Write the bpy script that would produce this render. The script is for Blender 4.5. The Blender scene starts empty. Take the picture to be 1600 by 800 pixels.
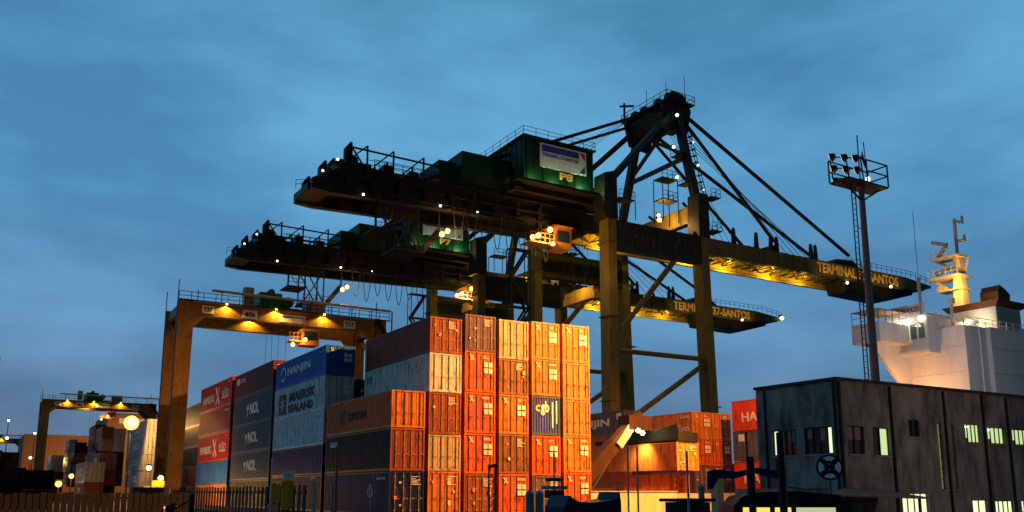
import bpy, math, random
from mathutils import Vector, Matrix
R = math.radians
random.seed(7)
S = bpy.context.scene
COL = S.collection

# ------------------------------------------------------------------ camera
cam_d = bpy.data.cameras.new('camera'); cam = bpy.data.objects.new('camera', cam_d); COL.objects.link(cam)
cam.location = (0, 0, 1.65)
cam.rotation_euler = (R(90 + 10.2), 0, R(-31.07))
cam_d.sensor_width = 36; cam_d.lens = 1360 / 1600 * 36
cam_d.shift_y = (523 - 400) / 1600
cam_d.clip_start = 0.1; cam_d.clip_end = 12000
S.camera = cam

# ------------------------------------------------------------------ sky (dusk, broken thin cloud)
SUN_EL, SUN_ROT = R(1.5), R(150)
W = bpy.data.worlds.new('World'); S.world = W; W.use_nodes = True
nt = W.node_tree; nt.nodes.clear()
def N(t, **k):
    n = nt.nodes.new(t)
    for a, b in k.items(): setattr(n, a, b)
    return n
L = lambda a, b: nt.links.new(a, b)
sky = N('ShaderNodeTexSky'); sky.sky_type = 'NISHITA'; sky.sun_disc = False
sky.sun_elevation = SUN_EL; sky.sun_rotation = SUN_ROT
bg1 = N('ShaderNodeBackground'); bg1.inputs[1].default_value = 0.01; L(sky.outputs[0], bg1.inputs[0])
tc = N('ShaderNodeTexCoord'); sep = N('ShaderNodeSeparateXYZ'); L(tc.outputs['Generated'], sep.inputs[0])
cr = N('ShaderNodeValToRGB'); L(sep.outputs[2], cr.inputs[0])
el = cr.color_ramp.elements
el[0].position = 0.0; el[0].color = (.10, .155, .245, 1)
el[1].position = 0.7; el[1].color = (.05, .22, .35, 1)
for p, c in ((.06, (.092, .17, .295, 1)), (.16, (.082, .213, .39, 1)), (.30, (.085, .28, .50, 1)), (.45, (.075, .26, .465, 1))):
    e = el.new(p); e.color = c
mp = N('ShaderNodeMapping'); mp.inputs['Scale'].default_value = (1.0, 1.0, 2.6); L(tc.outputs['Generated'], mp.inputs[0])
n1 = N('ShaderNodeTexNoise'); n1.inputs['Scale'].default_value = 2.9; n1.inputs['Detail'].default_value = 7; n1.inputs['Roughness'].default_value = .52
L(mp.outputs[0], n1.inputs[0])
r2 = N('ShaderNodeValToRGB'); L(n1.outputs[0], r2.inputs[0])
r2.color_ramp.elements[0].position = .36; r2.color_ramp.elements[0].color = (.66, .70, .74, 1)
r2.color_ramp.elements[1].position = .64; r2.color_ramp.elements[1].color = (1.30, 1.20, 1.12, 1)
mul = N('ShaderNodeMixRGB', blend_type='MULTIPLY'); mul.inputs[0].default_value = 1
L(cr.outputs[0], mul.inputs[1]); L(r2.outputs[0], mul.inputs[2])
# the afterglow side (in front of the camera) is brighter than the night side behind it
gl_ = N('ShaderNodeVectorMath', operation='DOT_PRODUCT'); L(tc.outputs['Generated'], gl_.inputs[0]); gl_.inputs[1].default_value = (.12, .96, .25)
gr_ = N('ShaderNodeMapRange'); L(gl_.outputs['Value'], gr_.inputs[0])
gr_.inputs[1].default_value = .35; gr_.inputs[2].default_value = -.5; gr_.inputs[3].default_value = 1.0; gr_.inputs[4].default_value = .12
mul2 = N('ShaderNodeMixRGB', blend_type='MULTIPLY'); mul2.inputs[0].default_value = 1
L(mul.outputs[0], mul2.inputs[1]); L(gr_.outputs[0], mul2.inputs[2]); mul = mul2
bg2 = N('ShaderNodeBackground'); bg2.inputs[1].default_value = 1.24; L(mul.outputs[0], bg2.inputs[0])
add = N('ShaderNodeAddShader'); L(bg1.outputs[0], add.inputs[0]); L(bg2.outputs[0], add.inputs[1])
out = N('ShaderNodeOutputWorld'); L(add.outputs[0], out.inputs[0])

S.view_settings.view_transform = 'Standard'; S.view_settings.look = 'None'
S.view_settings.gamma = 1; S.view_settings.exposure = 0; S.view_settings.use_curve_mapping = False
S.cycles.use_denoising = True
S.cycles.max_bounces = 4; S.cycles.sample_clamp_indirect = 4
S.cycles.volume_bounces = 0
SODIUM = (1.0, .50, .13); YELLOW = (1.0, .62, .06); WHITE = (1.0, .93, .75); COOL = (.75, 1.0, .8)

# ------------------------------------------------------------------ materials
MATS = {}
def material(name):
    m = bpy.data.materials.new(name); m.use_nodes = True
    return m, m.node_tree, m.node_tree.nodes['Principled BSDF']
def paint(name, col, rough=.5, metal=0.0, dirt=.35, streak=True, scale=1.2, rust=0.0):
    """painted steel or plain surface: uneven paint, vertical grime, rust spots"""
    if name in MATS: return MATS[name]
    m, t, b = material(name)
    n = t.nodes; l = t.links
    geo = n.new('ShaderNodeNewGeometry'); oi = n.new('ShaderNodeObjectInfo')
    ad = n.new('ShaderNodeVectorMath'); ad.operation = 'ADD'
    sc = n.new('ShaderNodeVectorMath'); sc.operation = 'SCALE'; sc.inputs['Scale'].default_value = 1
    l.new(geo.outputs['Position'], ad.inputs[0]); l.new(ad.outputs[0], sc.inputs[0])
    mm = n.new('ShaderNodeMath'); mm.operation = 'MULTIPLY'; mm.inputs[1].default_value = 37
    l.new(oi.outputs['Random'], mm.inputs[0]); l.new(mm.outputs[0], ad.inputs[1])
    mpg = n.new('ShaderNodeMapping'); mpg.inputs['Scale'].default_value = (scale, scale, scale * (.25 if streak else 1))
    l.new(sc.outputs[0], mpg.inputs[0])
    ns = n.new('ShaderNodeTexNoise'); ns.inputs['Scale'].default_value = 1.6; ns.inputs['Detail'].default_value = 6; ns.inputs['Roughness'].default_value = .65
    l.new(mpg.outputs[0], ns.inputs[0])
    ramp = n.new('ShaderNodeValToRGB'); l.new(ns.outputs[0], ramp.inputs[0])
    e = ramp.color_ramp.elements
    e[0].position = .3; e[0].color = tuple(c * (1 - dirt) for c in col) + (1,)
    e[1].position = .62; e[1].color = tuple(min(1, c * 1.05) for c in col) + (1,)
    cur = ramp.outputs[0]
    if rust > 0:
        n2 = n.new('ShaderNodeTexNoise'); n2.inputs['Scale'].default_value = 3.1; n2.inputs['Detail'].default_value = 8
        l.new(mpg.outputs[0], n2.inputs[0])
        rr = n.new('ShaderNodeValToRGB'); l.new(n2.outputs[0], rr.inputs[0])
        rr.color_ramp.elements[0].position = .62 - rust * .1; rr.color_ramp.elements[0].color = (0, 0, 0, 1)
        rr.color_ramp.elements[1].position = .72 - rust * .1; rr.color_ramp.elements[1].color = (.8, .8, .8, 1)
        mx = n.new('ShaderNodeMixRGB'); l.new(rr.outputs[0], mx.inputs[0]); l.new(cur, mx.inputs[1])
        mx.inputs[2].default_value = (.10, .04, .018, 1); cur = mx.outputs[0]
    l.new(cur, b.inputs['Base Color'])
    b.inputs['Roughness'].default_value = rough; b.inputs['Metallic'].default_value = metal; b.inputs['Specular IOR Level'].default_value = .14
    MATS[name] = m; return m
def emit(name, col, strength):
    if name in MATS: return MATS[name]
    m, t, b = material(name)
    b.inputs['Base Color'].default_value = col + (1,)
    b.inputs['Emission Color'].default_value = col + (1,); b.inputs['Emission Strength'].default_value = strength
    MATS[name] = m; return m
def glass(name, col=(.02, .025, .03)):
    if name in MATS: return MATS[name]
    m, t, b = material(name)
    b.inputs['Base Color'].default_value = col + (1,); b.inputs['Roughness'].default_value = .08
    b.inputs['Specular IOR Level'].default_value = .8
    MATS[name] = m; return m

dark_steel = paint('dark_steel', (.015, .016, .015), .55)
crane_green_shade = paint('crane_green_shade_paint', (.014, .02, .011), .5, rust=.4)  # dark green; stands in for shade on rear girders and A frame
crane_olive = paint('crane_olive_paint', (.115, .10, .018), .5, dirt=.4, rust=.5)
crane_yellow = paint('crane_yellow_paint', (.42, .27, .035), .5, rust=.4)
house_green = paint('house_green_paint', (.007, .040, .012), .5)
white_paint = paint('white_paint', (.72, .71, .68), .5, dirt=.15)
rope_m = paint('wire_rope', (.05, .05, .05), .5, metal=.4)
galv = paint('galvanised_steel', (.33, .33, .34), .45, metal=.3)
black_m = paint('black_paint', (.015, .015, .017), .6)
text_white = paint('lettering_white', (.75, .74, .70), .6, dirt=.3)
text_black = paint('lettering_black', (.015, .017, .02), .6)
text_gold = paint('lettering_gold', (.95, .55, .10), .5, dirt=.15)
text_blue = paint('lettering_blue', (.03, .06, .35), .5)
text_red = paint('lettering_red', (.6, .03, .03), .5)
placard_y = paint('placard_yellow', (.75, .50, .05), .5, dirt=.1)

# ------------------------------------------------------------------ mesh builder
class MB:
    def __init__(s): s.v = []; s.f = []
    def quad(s, pts):
        i = len(s.v); s.v += [tuple(p) for p in pts]; s.f.append(tuple(range(i, i + len(pts))))
        return s
    def hexa(s, b4, t4):
        i = len(s.v); s.v += [tuple(p) for p in b4] + [tuple(p) for p in t4]
        for f in ((3, 2, 1, 0), (4, 5, 6, 7), (0, 1, 5, 4), (1, 2, 6, 5), (2, 3, 7, 6), (3, 0, 4, 7)):
            s.f.append(tuple(i + k for k in f))
        return s
    def box(s, x0, x1, y0, y1, z0, z1):
        return s.hexa([(x0, y0, z0), (x1, y0, z0), (x1, y1, z0), (x0, y1, z0)], [(x0, y0, z1), (x1, y0, z1), (x1, y1, z1), (x0, y1, z1)])
    def bar(s, a, b, w, h=None, n=4):
        """prism between two points; n=4 gives a rectangular bar, more sides a tube of diameter w"""
        a = Vector(a); b = Vector(b); d = (b - a)
        if d.length < 1e-6: return s
        d.normalize(); up = Vector((0, 0, 1)) if abs(d.z) < .95 else Vector((0, 1, 0))
        x = d.cross(up).normalized(); y = x.cross(d).normalized(); h = w if h is None else h
        i = len(s.v)
        for p in (a, b):
            for k in range(n):
                if n == 4:
                    cx, cy = ((-1, -1), (1, -1), (1, 1), (-1, 1))[k]; q = p + x * (cx * w / 2) + y * (cy * h / 2)
                else:
                    t = 2 * math.pi * k / n; q = p + x * (math.cos(t) * w / 2) + y * (math.sin(t) * h / 2)
                s.v.append(tuple(q))
        for k in range(n): s.f.append((i + k, i + (k + 1) % n, i + n + (k + 1) % n, i + n + k))
        s.f.append(tuple(i + k for k in range(n - 1, -1, -1))); s.f.append(tuple(i + n + k for k in range(n)))
        return s
    def path(s, pts, w, n=6):
        for a, b in zip(pts, pts[1:]): s.bar(a, b, w, n=n)
        return s
    def prism(s, poly, axis, a, b):
        """extrude a polygon given in the two other coordinates along axis ('x','y','z') from a to b"""
        def P(u, v, w): return {'x': (w, u, v), 'y': (u, w, v), 'z': (u, v, w)}[axis]
        i = len(s.v); n = len(poly)
        s.v += [P(u, v, a) for u, v in poly] + [P(u, v, b) for u, v in poly]
        s.f.append(tuple(range(i, i + n))); s.f.append(tuple(range(i + 2 * n - 1, i + n - 1, -1)))
        for k in range(n): s.f.append((i + k, i + n + k, i + n + (k + 1) % n, i + (k + 1) % n))
        return s
    def ball(s, c, r, seg=10, ring=6, squash=1):
        i = len(s.v); c = Vector(c)
        for a in range(ring + 1):
            ph = math.pi * a / ring
            for k in range(seg):
                t = 2 * math.pi * k / seg
                s.v.append((c.x + r * math.sin(ph) * math.cos(t), c.y + r * math.sin(ph) * math.sin(t), c.z + r * squash * math.cos(ph)))
        for a in range(ring):
            for k in range(seg):
                s.f.append((i + a * seg + k, i + (a + 1) * seg + k, i + (a + 1) * seg + (k + 1) % seg, i + a * seg + (k + 1) % seg))
        return s
    def build(s, name, mat, parent=None, smooth=False):
        me = bpy.data.meshes.new(name); me.from_pydata(s.v, [], s.f); me.validate(verbose=False)
        import bmesh
        bm = bmesh.new(); bm.from_mesh(me); bmesh.ops.recalc_face_normals(bm, faces=bm.faces); bm.to_mesh(me); bm.free()
        if smooth:
            for p in me.polygons: p.use_smooth = True
        me.materials.append(mat)
        o = bpy.data.objects.new(name, me); COL.objects.link(o)
        if parent: o.parent = parent
        return o
def tag(o, label=None, cat=None, group=None, kind=None):
    if label: o['label'] = label
    if cat: o['category'] = cat
    if group: o['group'] = group
    if kind: o['kind'] = kind
    return o
def empty(name, loc, label, cat, group=None, rz=0):
    o = bpy.data.objects.new(name, None); COL.objects.link(o); o.location = loc; o.rotation_euler = (0, 0, rz)
    o.empty_display_size = .5
    return tag(o, label, cat, group)
def kids(o): return [c for c in COL.objects if c.parent == o]
def copy_tree(o, parent=None):
    c = o.copy(); COL.objects.link(c)
    if parent: c.parent = parent
    for k in kids(o): copy_tree(k, c)
    return c

# lettering: face '-Y' reads towards +X, face '-X' reads towards -Y
TXT = {}
def lettering(txt, mat, parent, x, y, z, w, h, face='-Y', name='lettering', bold=.0):
    key = (txt, bold)
    if key not in TXT:
        cu = bpy.data.curves.new('t', 'FONT'); cu.body = txt; cu.extrude = .02; cu.offset = bold; cu.resolution_u = 3
        ob = bpy.data.objects.new('t', cu); COL.objects.link(ob)
        bpy.context.view_layer.update()
        me = bpy.data.meshes.new_from_object(ob.evaluated_get(bpy.context.evaluated_depsgraph_get()))
        bpy.data.objects.remove(ob); bpy.data.curves.remove(cu)
        TXT[key] = [tuple(v.co) for v in me.vertices], [tuple(p.vertices) for p in me.polygons]
        bpy.data.meshes.remove(me)
    vs, fs = TXT[key]
    xs = [v[0] for v in vs]; ys = [v[1] for v in vs]
    x0, x1, y0, y1 = min(xs), max(xs), min(ys), max(ys)
    mb = MB(); mb.f = list(fs)
    for v in vs:
        a = (v[0] - x0) / (x1 - x0) * w; b = (v[1] - y0) / (y1 - y0) * h; c = v[2]
        mb.v.append((x + a, y - c, z + b) if face == '-Y' else (x - c, y - a, z + b))
    return mb.build(name, mat, parent)

def light(name, loc, power, col, radius=.15, spot=None, target=None, parent=None, blend=.5):
    d = bpy.data.lights.new(name, 'SPOT' if spot else 'POINT'); d.energy = power; d.color = col; d.shadow_soft_size = radius
    if spot: d.spot_size = R(spot); d.spot_blend = blend
    o = bpy.data.objects.new(name, d); COL.objects.link(o); o.location = loc
    if target is not None:
        o.rotation_euler = (Vector(target) - Vector(loc)).to_track_quat('-Z', 'Y').to_euler()
    if parent: o.parent = parent
    return o

# ------------------------------------------------------------------ ground and water
def asphalt():
    m, t, b = material('asphalt'); n = t.nodes; l = t.links
    g = n.new('ShaderNodeNewGeometry'); a = n.new('ShaderNodeTexNoise'); a.inputs['Scale'].default_value = .35; a.inputs['Detail'].default_value = 9
    l.new(g.outputs['Position'], a.inputs[0]); r = n.new('ShaderNodeValToRGB'); l.new(a.outputs[0], r.inputs[0])
    r.color_ramp.elements[0].position = .3; r.color_ramp.elements[0].color = (.03, .03, .032, 1)
    r.color_ramp.elements[1].position = .7; r.color_ramp.elements[1].color = (.075, .07, .065, 1)
    l.new(r.outputs[0], b.inputs['Base Color']); b.inputs['Roughness'].default_value = .75; return m
ASPH = asphalt()
tag(MB().quad([(-6000, -800, 0), (80, -800, 0), (80, 9000, 0), (-6000, 9000, 0)]).build('ground', ASPH), kind='structure')
tag(MB().box(79.2, 80.6, -400, 3000, -3, .25).build('quay', paint('concrete_edge', (.25, .24, .22), .8)), kind='structure')
mw, tw, bw = material('harbour_water'); bw.inputs['Base Color'].default_value = (.01, .02, .03, 1); bw.inputs['Roughness'].default_value = .15
nw = tw.nodes.new('ShaderNodeTexNoise'); nw.inputs['Scale'].default_value = 1.5; bp = tw.nodes.new('ShaderNodeBump'); bp.inputs['Strength'].default_value = .3
tw.links.new(nw.outputs[0], bp.inputs['Height']); tw.links.new(bp.outputs[0], bw.inputs['Normal'])
tag(MB().quad([(80.6, -800, -2.2), (9000, -800, -2.2), (9000, 9000, -2.2), (80.6, 9000, -2.2)]).build('water', mw), kind='structure')
tag(MB().box(49.4, 59, 56, 79, 0, 1.48).box(59.002, 78.8, 46.4, 79, 0, 1.48).build('loading_platform', paint('platform_concrete', (.3, .28, .25), .8)), 'low concrete platform carrying the right hand container stacks', 'platform')

# ------------------------------------------------------------------ shipping containers
CW, CL, CH = 2.44, 12.19, 2.59
def corr(mb, p0, u, length, n0, z0, z1, depth=.036, pitch=.278):
    """trapezoid corrugation running along u from p0, bulging along n0"""
    p0 = Vector(p0); u = Vector(u); n0 = Vector(n0); k = max(1, round(length / pitch)); p = length / k
    pts = []
    for i in range(k):
        for a, d in ((0, 0), (.28, 0), (.5, 1), (.78, 1)): pts.append(p0 + u * (i * p + a * p) + n0 * (d * depth))
    pts.append(p0 + u * length)
    i0 = len(mb.v)
    for q in pts: mb.v.append((q.x, q.y, z0)); mb.v.append((q.x, q.y, z1))
    for i in range(len(pts) - 1): mb.f.append((i0 + 2 * i, i0 + 2 * i + 2, i0 + 2 * i + 3, i0 + 2 * i + 1))
def container_meshes(length, door=True):
    Lc = length; out = {}
    m = MB()
    corr(m, (.05, .08, 0), (0, 1, 0), Lc - .16, (-1, 0, 0), .16, CH - .1)
    corr(m, (CW - .05, .08, 0), (0, 1, 0), Lc - .16, (1, 0, 0), .16, CH - .1)
    corr(m, (.08, Lc - .05, 0), (1, 0, 0), CW - .16, (0, 1, 0), .16, CH - .1)
    if not door: corr(m, (.08, .07, 0), (1, 0, 0), CW - .16, (0, -1, 0), .16, CH - .1, .045, .24)
    # roof and floor
    m.box(.06, CW - .06, .06, Lc - .06, CH - .06, CH - .02); m.box(.06, CW - .06, .06, Lc - .06, .1, .16)
    out['shell'] = m
    f = MB(); t = .11
    for x in (0, CW - t):
        for y in (0, Lc - t): f.box(x, x + t, y, y + t, .12, CH - .12)
    for x in (.005, CW - .075):
        f.box(x, x + .07, t, Lc - t, CH - .1, CH - .01); f.box(x, x + .07, t, Lc - t, .02, .17)
    for y in (.01, Lc - .09):
        f.box(t, CW - t, y, y + .08, CH - .13, CH - .01); f.box(t, CW - t, y, y + .08, .02, .17)
    for x in (-.003, CW - .175):
        for y in (-.003, Lc - .175):
            f.box(x, x + .178, y, y + .178, 0, .12); f.box(x, x + .178, y, y + .178, CH - .12, CH)
    out['frame'] = f
    if door:
        for nm, x0 in (('left', .115), ('right', CW / 2 + .006)):
            x1 = x0 + CW / 2 - .121; d = MB()
            d.box(x0, x1, .055, .085, .175, CH - .135)
            for k in range(4):          # pressed horizontal panels of the door leaf
                za = .24 + k * .56
                for q in range(2):
                    xa = x0 + .05 + q * (x1 - x0) / 2; xb = xa + (x1 - x0) / 2 - .1
                    d.box(xa, xb, .035, .056, za, za + .46)
            out['door_' + nm] = d
            b = MB()
            for xr in (x0 + .25, x1 - .25):
                b.bar((xr, .005, .1), (xr, .005, CH - .06), .045, n=6)
                for zz in (.3, .9, 1.6, 2.25): b.box(xr - .05, xr + .05, -.012, .036, zz, zz + .07)
                b.bar((xr, -.025, 1.05), (xr + .32, -.025, 1.0), .03)
            out['bars_' + nm] = b
    return out
PROTO = {}
DUMMY = paint('container_grey', (.3, .3, .3))
def protos(length, door):
    k = (length, door)
    if k not in PROTO:
        PROTO[k] = {}
        for n, mb in container_meshes(length, door).items():
            o = mb.build(n, DUMMY); PROTO[k][n] = o.data; bpy.data.objects.remove(o)
    return PROTO[k]
def slot(o, m):
    o.material_slots[0].link = 'OBJECT'; o.material_slots[0].material = m
def shipper(w=1): pass
def hs_logo(parent, x, y, z, s, face='-Y', mat=None):
    """slanted double-stroke emblem"""
    m = MB()
    def P(a, b, c): return (x + a * s, y - c, z + b * s) if face == '-Y' else (x - c, y - a * s, z + b * s)
    def stroke(a, b, w=.16):
        d = Vector((b[0] - a[0], b[1] - a[1])).normalized(); q = Vector((-d.y, d.x)) * w / 2
        c4 = [(a[0] + q.x, a[1] + q.y), (a[0] - q.x, a[1] - q.y), (b[0] - q.x, b[1] - q.y), (b[0] + q.x, b[1] + q.y)]
        m.hexa([P(u, v, 0) for u, v in c4], [P(u, v, .015) for u, v in c4])
    stroke((0, 1), (.95, 0), .2); stroke((.15, 0), (.5, .42)); stroke((.62, .6), (.72, 1.0), .1)
    return m.build('emblem', mat or text_white, parent)
def squares(parent, h, mat):
    m = MB()
    for i in range(2):
        for j in range(2): m.box(1.50 + i * .38, 1.80 + i * .38, -.034, -.026, 1.22 + j * .40, 1.53 + j * .40)
    return m.build('square_panel', mat, parent)
def small_marks(parent, rnd, mat, n=5):
    m = MB()
    z = 2.3; xs = 1.36 + rnd.random() * .2
    for i in range(n):
        w = .25 + rnd.random() * .5; m.box(xs, xs + w, -.034, -.027, z - .035, z); z -= .075 + rnd.random() * .03
    for i in range(rnd.randint(1, 4) if n > 2 else 0):
        px, pz = rnd.choice((.25, .62, 1.45, 1.85)) + rnd.random() * .1, .5 + rnd.random() * 1.5; q = .09 + rnd.random() * .12
        MB().box(px, px + q, -.036, -.026, pz, pz + q * rnd.choice((1, 1.5, .7))).build('placard', rnd.choice((text_white, placard_y, paint('placard_orange', (.75, .3, .06)), paint('placard_pale', (.55, .5, .45)))), parent)
    return m.build('stencil', mat, parent)
PAINTS = {
 'orange': (.60, .20, .045), 'red': (.60, .12, .03), 'rust_red': (.30, .07, .035), 'brown': (.28, .12, .05), 'white': (.66, .64, .58),
 'maroon': (.21, .035, .028), 'sky_blue': (.012, .15, .52), 'navy': (.008, .02, .10), 'slate': (.085, .10, .125), 'pale_grey': (.62, .68, .70),
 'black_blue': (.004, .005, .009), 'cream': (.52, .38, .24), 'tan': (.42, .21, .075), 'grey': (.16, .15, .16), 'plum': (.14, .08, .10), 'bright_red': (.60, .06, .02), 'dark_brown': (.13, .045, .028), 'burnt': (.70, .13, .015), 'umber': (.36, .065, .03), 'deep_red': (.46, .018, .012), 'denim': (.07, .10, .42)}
def cpaint(c): return paint('container_' + c, PAINTS[c], .48, dirt=.38, rust=.45)
def bar_paint(c):
    if c in ('rust_red', 'plum', 'navy'): return paint('bar_galvanised', (.4, .3, .25), .5)
    return paint('bar_' + c, tuple(v * .38 for v in PAINTS[c]), .5, dirt=.3)
LOOK = {'orange': 'orange', 'red': 'orange red', 'rust_red': 'rusty red', 'brown': 'brown', 'white': 'white', 'maroon': 'dark red', 'sky_blue': 'bright blue',
 'navy': 'navy blue', 'slate': 'slate grey', 'pale_grey': 'pale grey', 'black_blue': 'near black', 'cream': 'cream', 'tan': 'tan', 'grey': 'grey', 'plum': 'purplish brown', 'bright_red': 'bright red', 'dark_brown': 'dark brown'}
def container(color, x, y, z0, z1, y1=None, label='', group=None, style='plain', door=True, side=None, length=None, shell=None):
    y1 = y1 if y1 is not None else y + 12.9
    base = CL if (y1 - y) > 9 else 6.06
    root = empty('shipping_container', (x, y, z0 + .012), label, 'container', group)
    sy = (y1 - y) / base; sz = (z1 - z0 - .02) / CH
    root.scale = (1, sy, sz)
    P = protos(base, door); mat = cpaint(color)
    def part(n, nm, par=root, m=mat):
        o = bpy.data.objects.new(nm, P[n]); COL.objects.link(o); o.parent = par; slot(o, m); return o
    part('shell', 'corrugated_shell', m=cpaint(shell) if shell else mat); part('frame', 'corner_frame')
    if door:
        for s in ('left', 'right'):
            d = part('door_' + s, 'door'); part('bars_' + s, 'lock_bar', d, bar_paint(color))
    rnd = random.Random(int(x * 31 + y * 7 + z0 * 101))
    if style == 'squares':
        hs_logo(root, .35, -.027, 2.0, .36); squares(root, CH, text_white); small_marks(root, rnd, text_white, 2)
    elif style == 'marks':
        small_marks(root, rnd, text_white, 6)
    elif style == 'plain':
        small_marks(root, rnd, text_white, 3)
    if side: side(root)
    return root
ORD = ['topmost', 'second down', 'third down', 'fourth down', 'fifth down', 'sixth down']
def stack(x, y, tops, items, where, group, y1=None):
    """items top to bottom: (colour, style, note, kwargs)"""
    for i, it in enumerate(items):
        c, style, note = it[:3]; kw = it[3] if len(it) > 3 else {}
        lab = f"{LOOK[c]} container{(' ' + note) if note else ''}, {ORD[i]} of {where}"
        container(c, x, y, tops[i + 1], tops[i], y1=y1, label=lab, group=group, style=style, **kw)

def side_text(txt, mat, a, z, w, h, base_off=.003):
    """a: distance from the door end to the left edge of the word; side x=0"""
    return lambda root: lettering(txt, mat, root, -.001, a, z, w, h, face='-X')
def hanjin(root):
    lettering('HANJIN', text_white, root, -.001, 9.0, .9, 5.6, .95, '-X', bold=.02)
    m = MB()
    for r0 in (.62,):
        for k in range(14):
            t0, t1 = 2 * math.pi * k / 16, 2 * math.pi * (k + 1) / 16
            m.bar((-.004, 10.1 + math.cos(t0) * r0, 1.35 + math.sin(t0) * r0), (-.004, 10.1 + math.cos(t1) * r0, 1.35 + math.sin(t1) * r0), .03, .16)
    m.build('emblem', text_white, root)
    lettering('HJCU', text_white, root, -.001, 1.2, 2.0, .8, .2, '-X')
def maersk(root):
    lettering('MAERSK', text_black, root, -.001, 8.3, 1.28, 6.2, .78, '-X', bold=.03)
    lettering('SEALAND', text_black, root, -.001, 8.5, .36, 6.0, .66, '-X', bold=.03)
    m = MB().box(-.006, .01, 9.1, 11.0, .36, 2.06); m.build('emblem_panel', text_black, root)
    s = MB()
    for k in range(7):
        t = 2 * math.pi * k / 7
        s.bar((-.010, 10.05, 1.2), (-.010, 10.05 + .62 * math.sin(t), 1.2 + .62 * math.cos(t)), .02, .14)
    s.build('emblem', paint('emblem_grey', (.4, .45, .48)), root)
def nol(root):
    lettering('NOL', text_white, root, -.001, 6.6, .85, 2.9, 1.0, '-X', bold=.03)
    MB().bar((-.003, 7.3, .75), (-.003, 7.3, 1.7), .02, .12).bar((-.003, 7.55, 1.5), (-.003, 7.0, 1.5), .02, .4).build('emblem', text_white, root)
def hamsud(root):
    lettering('HAMBURG', text_white, root, -.001, 11.0, .8, 4.6, .75, '-X')
    hs_logo(root, -.001, 5.9, .45, 1.65, '-X'); lettering('SÜD', text_white, root, -.001, 3.4, .8, 2.4, .95, '-X')
    lettering('HLBU', text_white, root, -.001, 1.3, 2.15, .7, .16, '-X')
def triton(root):
    lettering('TRITON', text_black, root, -.001, 7.9, .95, 3.5, .6, '-X', bold=.02)
    MB().box(-.006, .01, 8.4, 9.2, .75, 1.8).build('emblem', text_black, root)
def cai(root):
    MB().box(-.006, .01, 10.5, 11.4, 1.45, 2.15).build('emblem', text_white, root)
    lettering('CAI', text_white, root, -.001, 10.2, 1.6, 1.6, .42, '-X')
def gld(root): lettering('GLD', text_white, root, -.001, 11.2, 1.8, 1.5, .35, '-X', bold=.03)
def tiny(root): lettering('TGHU 4027', text_white, root, -.001, 2.2, 2.1, 1.5, .16, '-X')

# front row: six stacks side by side, doors to the camera
F = 'containers in the front block'
Y0, Y0E = 53.0, 65.9
XS = [22.70, 25.42, 28.13, 30.88, 33.62, 36.35]
names = ['leftmost low front stack', 'second front stack', 'third front stack', 'fourth front stack', 'fifth front stack', 'rightmost front stack']
stack(XS[0], Y0, [8.28, 5.78, 2.95, 0.05], [('orange', 'bare', 'with black lettering on its side', dict(side=triton, shell='burnt')), ('rust_red', 'bars', 'with shade painted on its long side', dict(shell='black_blue', side=gld)), ('navy', 'marks', 'with pale stencils', dict(side=tiny))], names[0], F, Y0E - .3)
# the second container of that stack has a near black shell, shade put into its colour
def white_side(root): lettering('TEX', paint('faint_blue', (.2, .3, .4)), root, -.001, 11.6, 1.6, .9, .5, '-X')
stack(XS[1], Y0, [13.5, 10.98, 8.28, 5.42, 2.98, .05], [('rust_red', 'marks', 'with dark brown side', dict(shell='umber', side=lambda r: lettering('FLORENS', text_white, r, -.001, 12.15, .1, .01 + .25, 2.2, '-X'))), ('white', 'plainw', 'with long bluish white side', dict(side=white_side)), ('rust_red', 'marks', '', {}), ('cream', 'squares2', 'with round badge', {}), ('orange', 'marks', 'with yellow placard', {})], names[1], F, Y0E - 1)
stack(XS[2], Y0, [13.95, 11.35, 8.45, 5.6, 2.82, .05], [('plum', 'marks', '', {}), ('red', 'squares', 'with four white squares', {}), ('red', 'squares', 'with four white squares', {}), ('red', 'squares', 'with four white squares', {}), ('rust_red', 'marks', '', {})], names[2], F, Y0E)
stack(XS[3], Y0, [13.85, 10.98, 8.44, 5.62, 2.85, .05], [('cream', 'plainw', '', {}), ('brown', 'marks', '', {}), ('orange', 'squares', 'with four white squares', {}), ('brown', 'marks', 'with yellow placards', {}), ('red', 'squares', 'with four white squares', {})], names[3], F, Y0E)
def curly(root):
    lettering('c', placard_y, root, .32, .02, 1.55, .38, .45, name='lettering', bold=.04)
    lettering('gb', text_white, root, .75, .02, 1.3, .75, .95, name='lettering', bold=.04)
    MB().box(1.72, 1.84, 0, .03, .5, 2.2).box(2.08, 2.18, 0, .03, .8, 2.3).build('stripe', text_white, root)
stack(XS[4], Y0, [13.98, 11.18, 8.50, 5.62, 2.75, .05], [('orange', 'squares', 'with four white squares', {}), ('orange', 'squares', 'with four white squares', {}), ('slate', 'none', 'with curly lettering and white stripes', dict(door=False, side=curly, shell='denim')), ('red', 'squares', 'with four white squares', {}), ('plum', 'marks', '', {})], names[4], F, Y0E)
stack(XS[5], Y0, [14.03, 11.15, 8.33, 5.68, 3.02, .05], [('orange', 'squares', 'with four white squares', {}), ('tan', 'squares2', '', {}), ('tan', 'squares2', '', {}), ('orange', 'squares', 'with four white squares', {}), ('red', 'squares', 'with four white squares', {})], names[5], F, Y0E)

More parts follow.
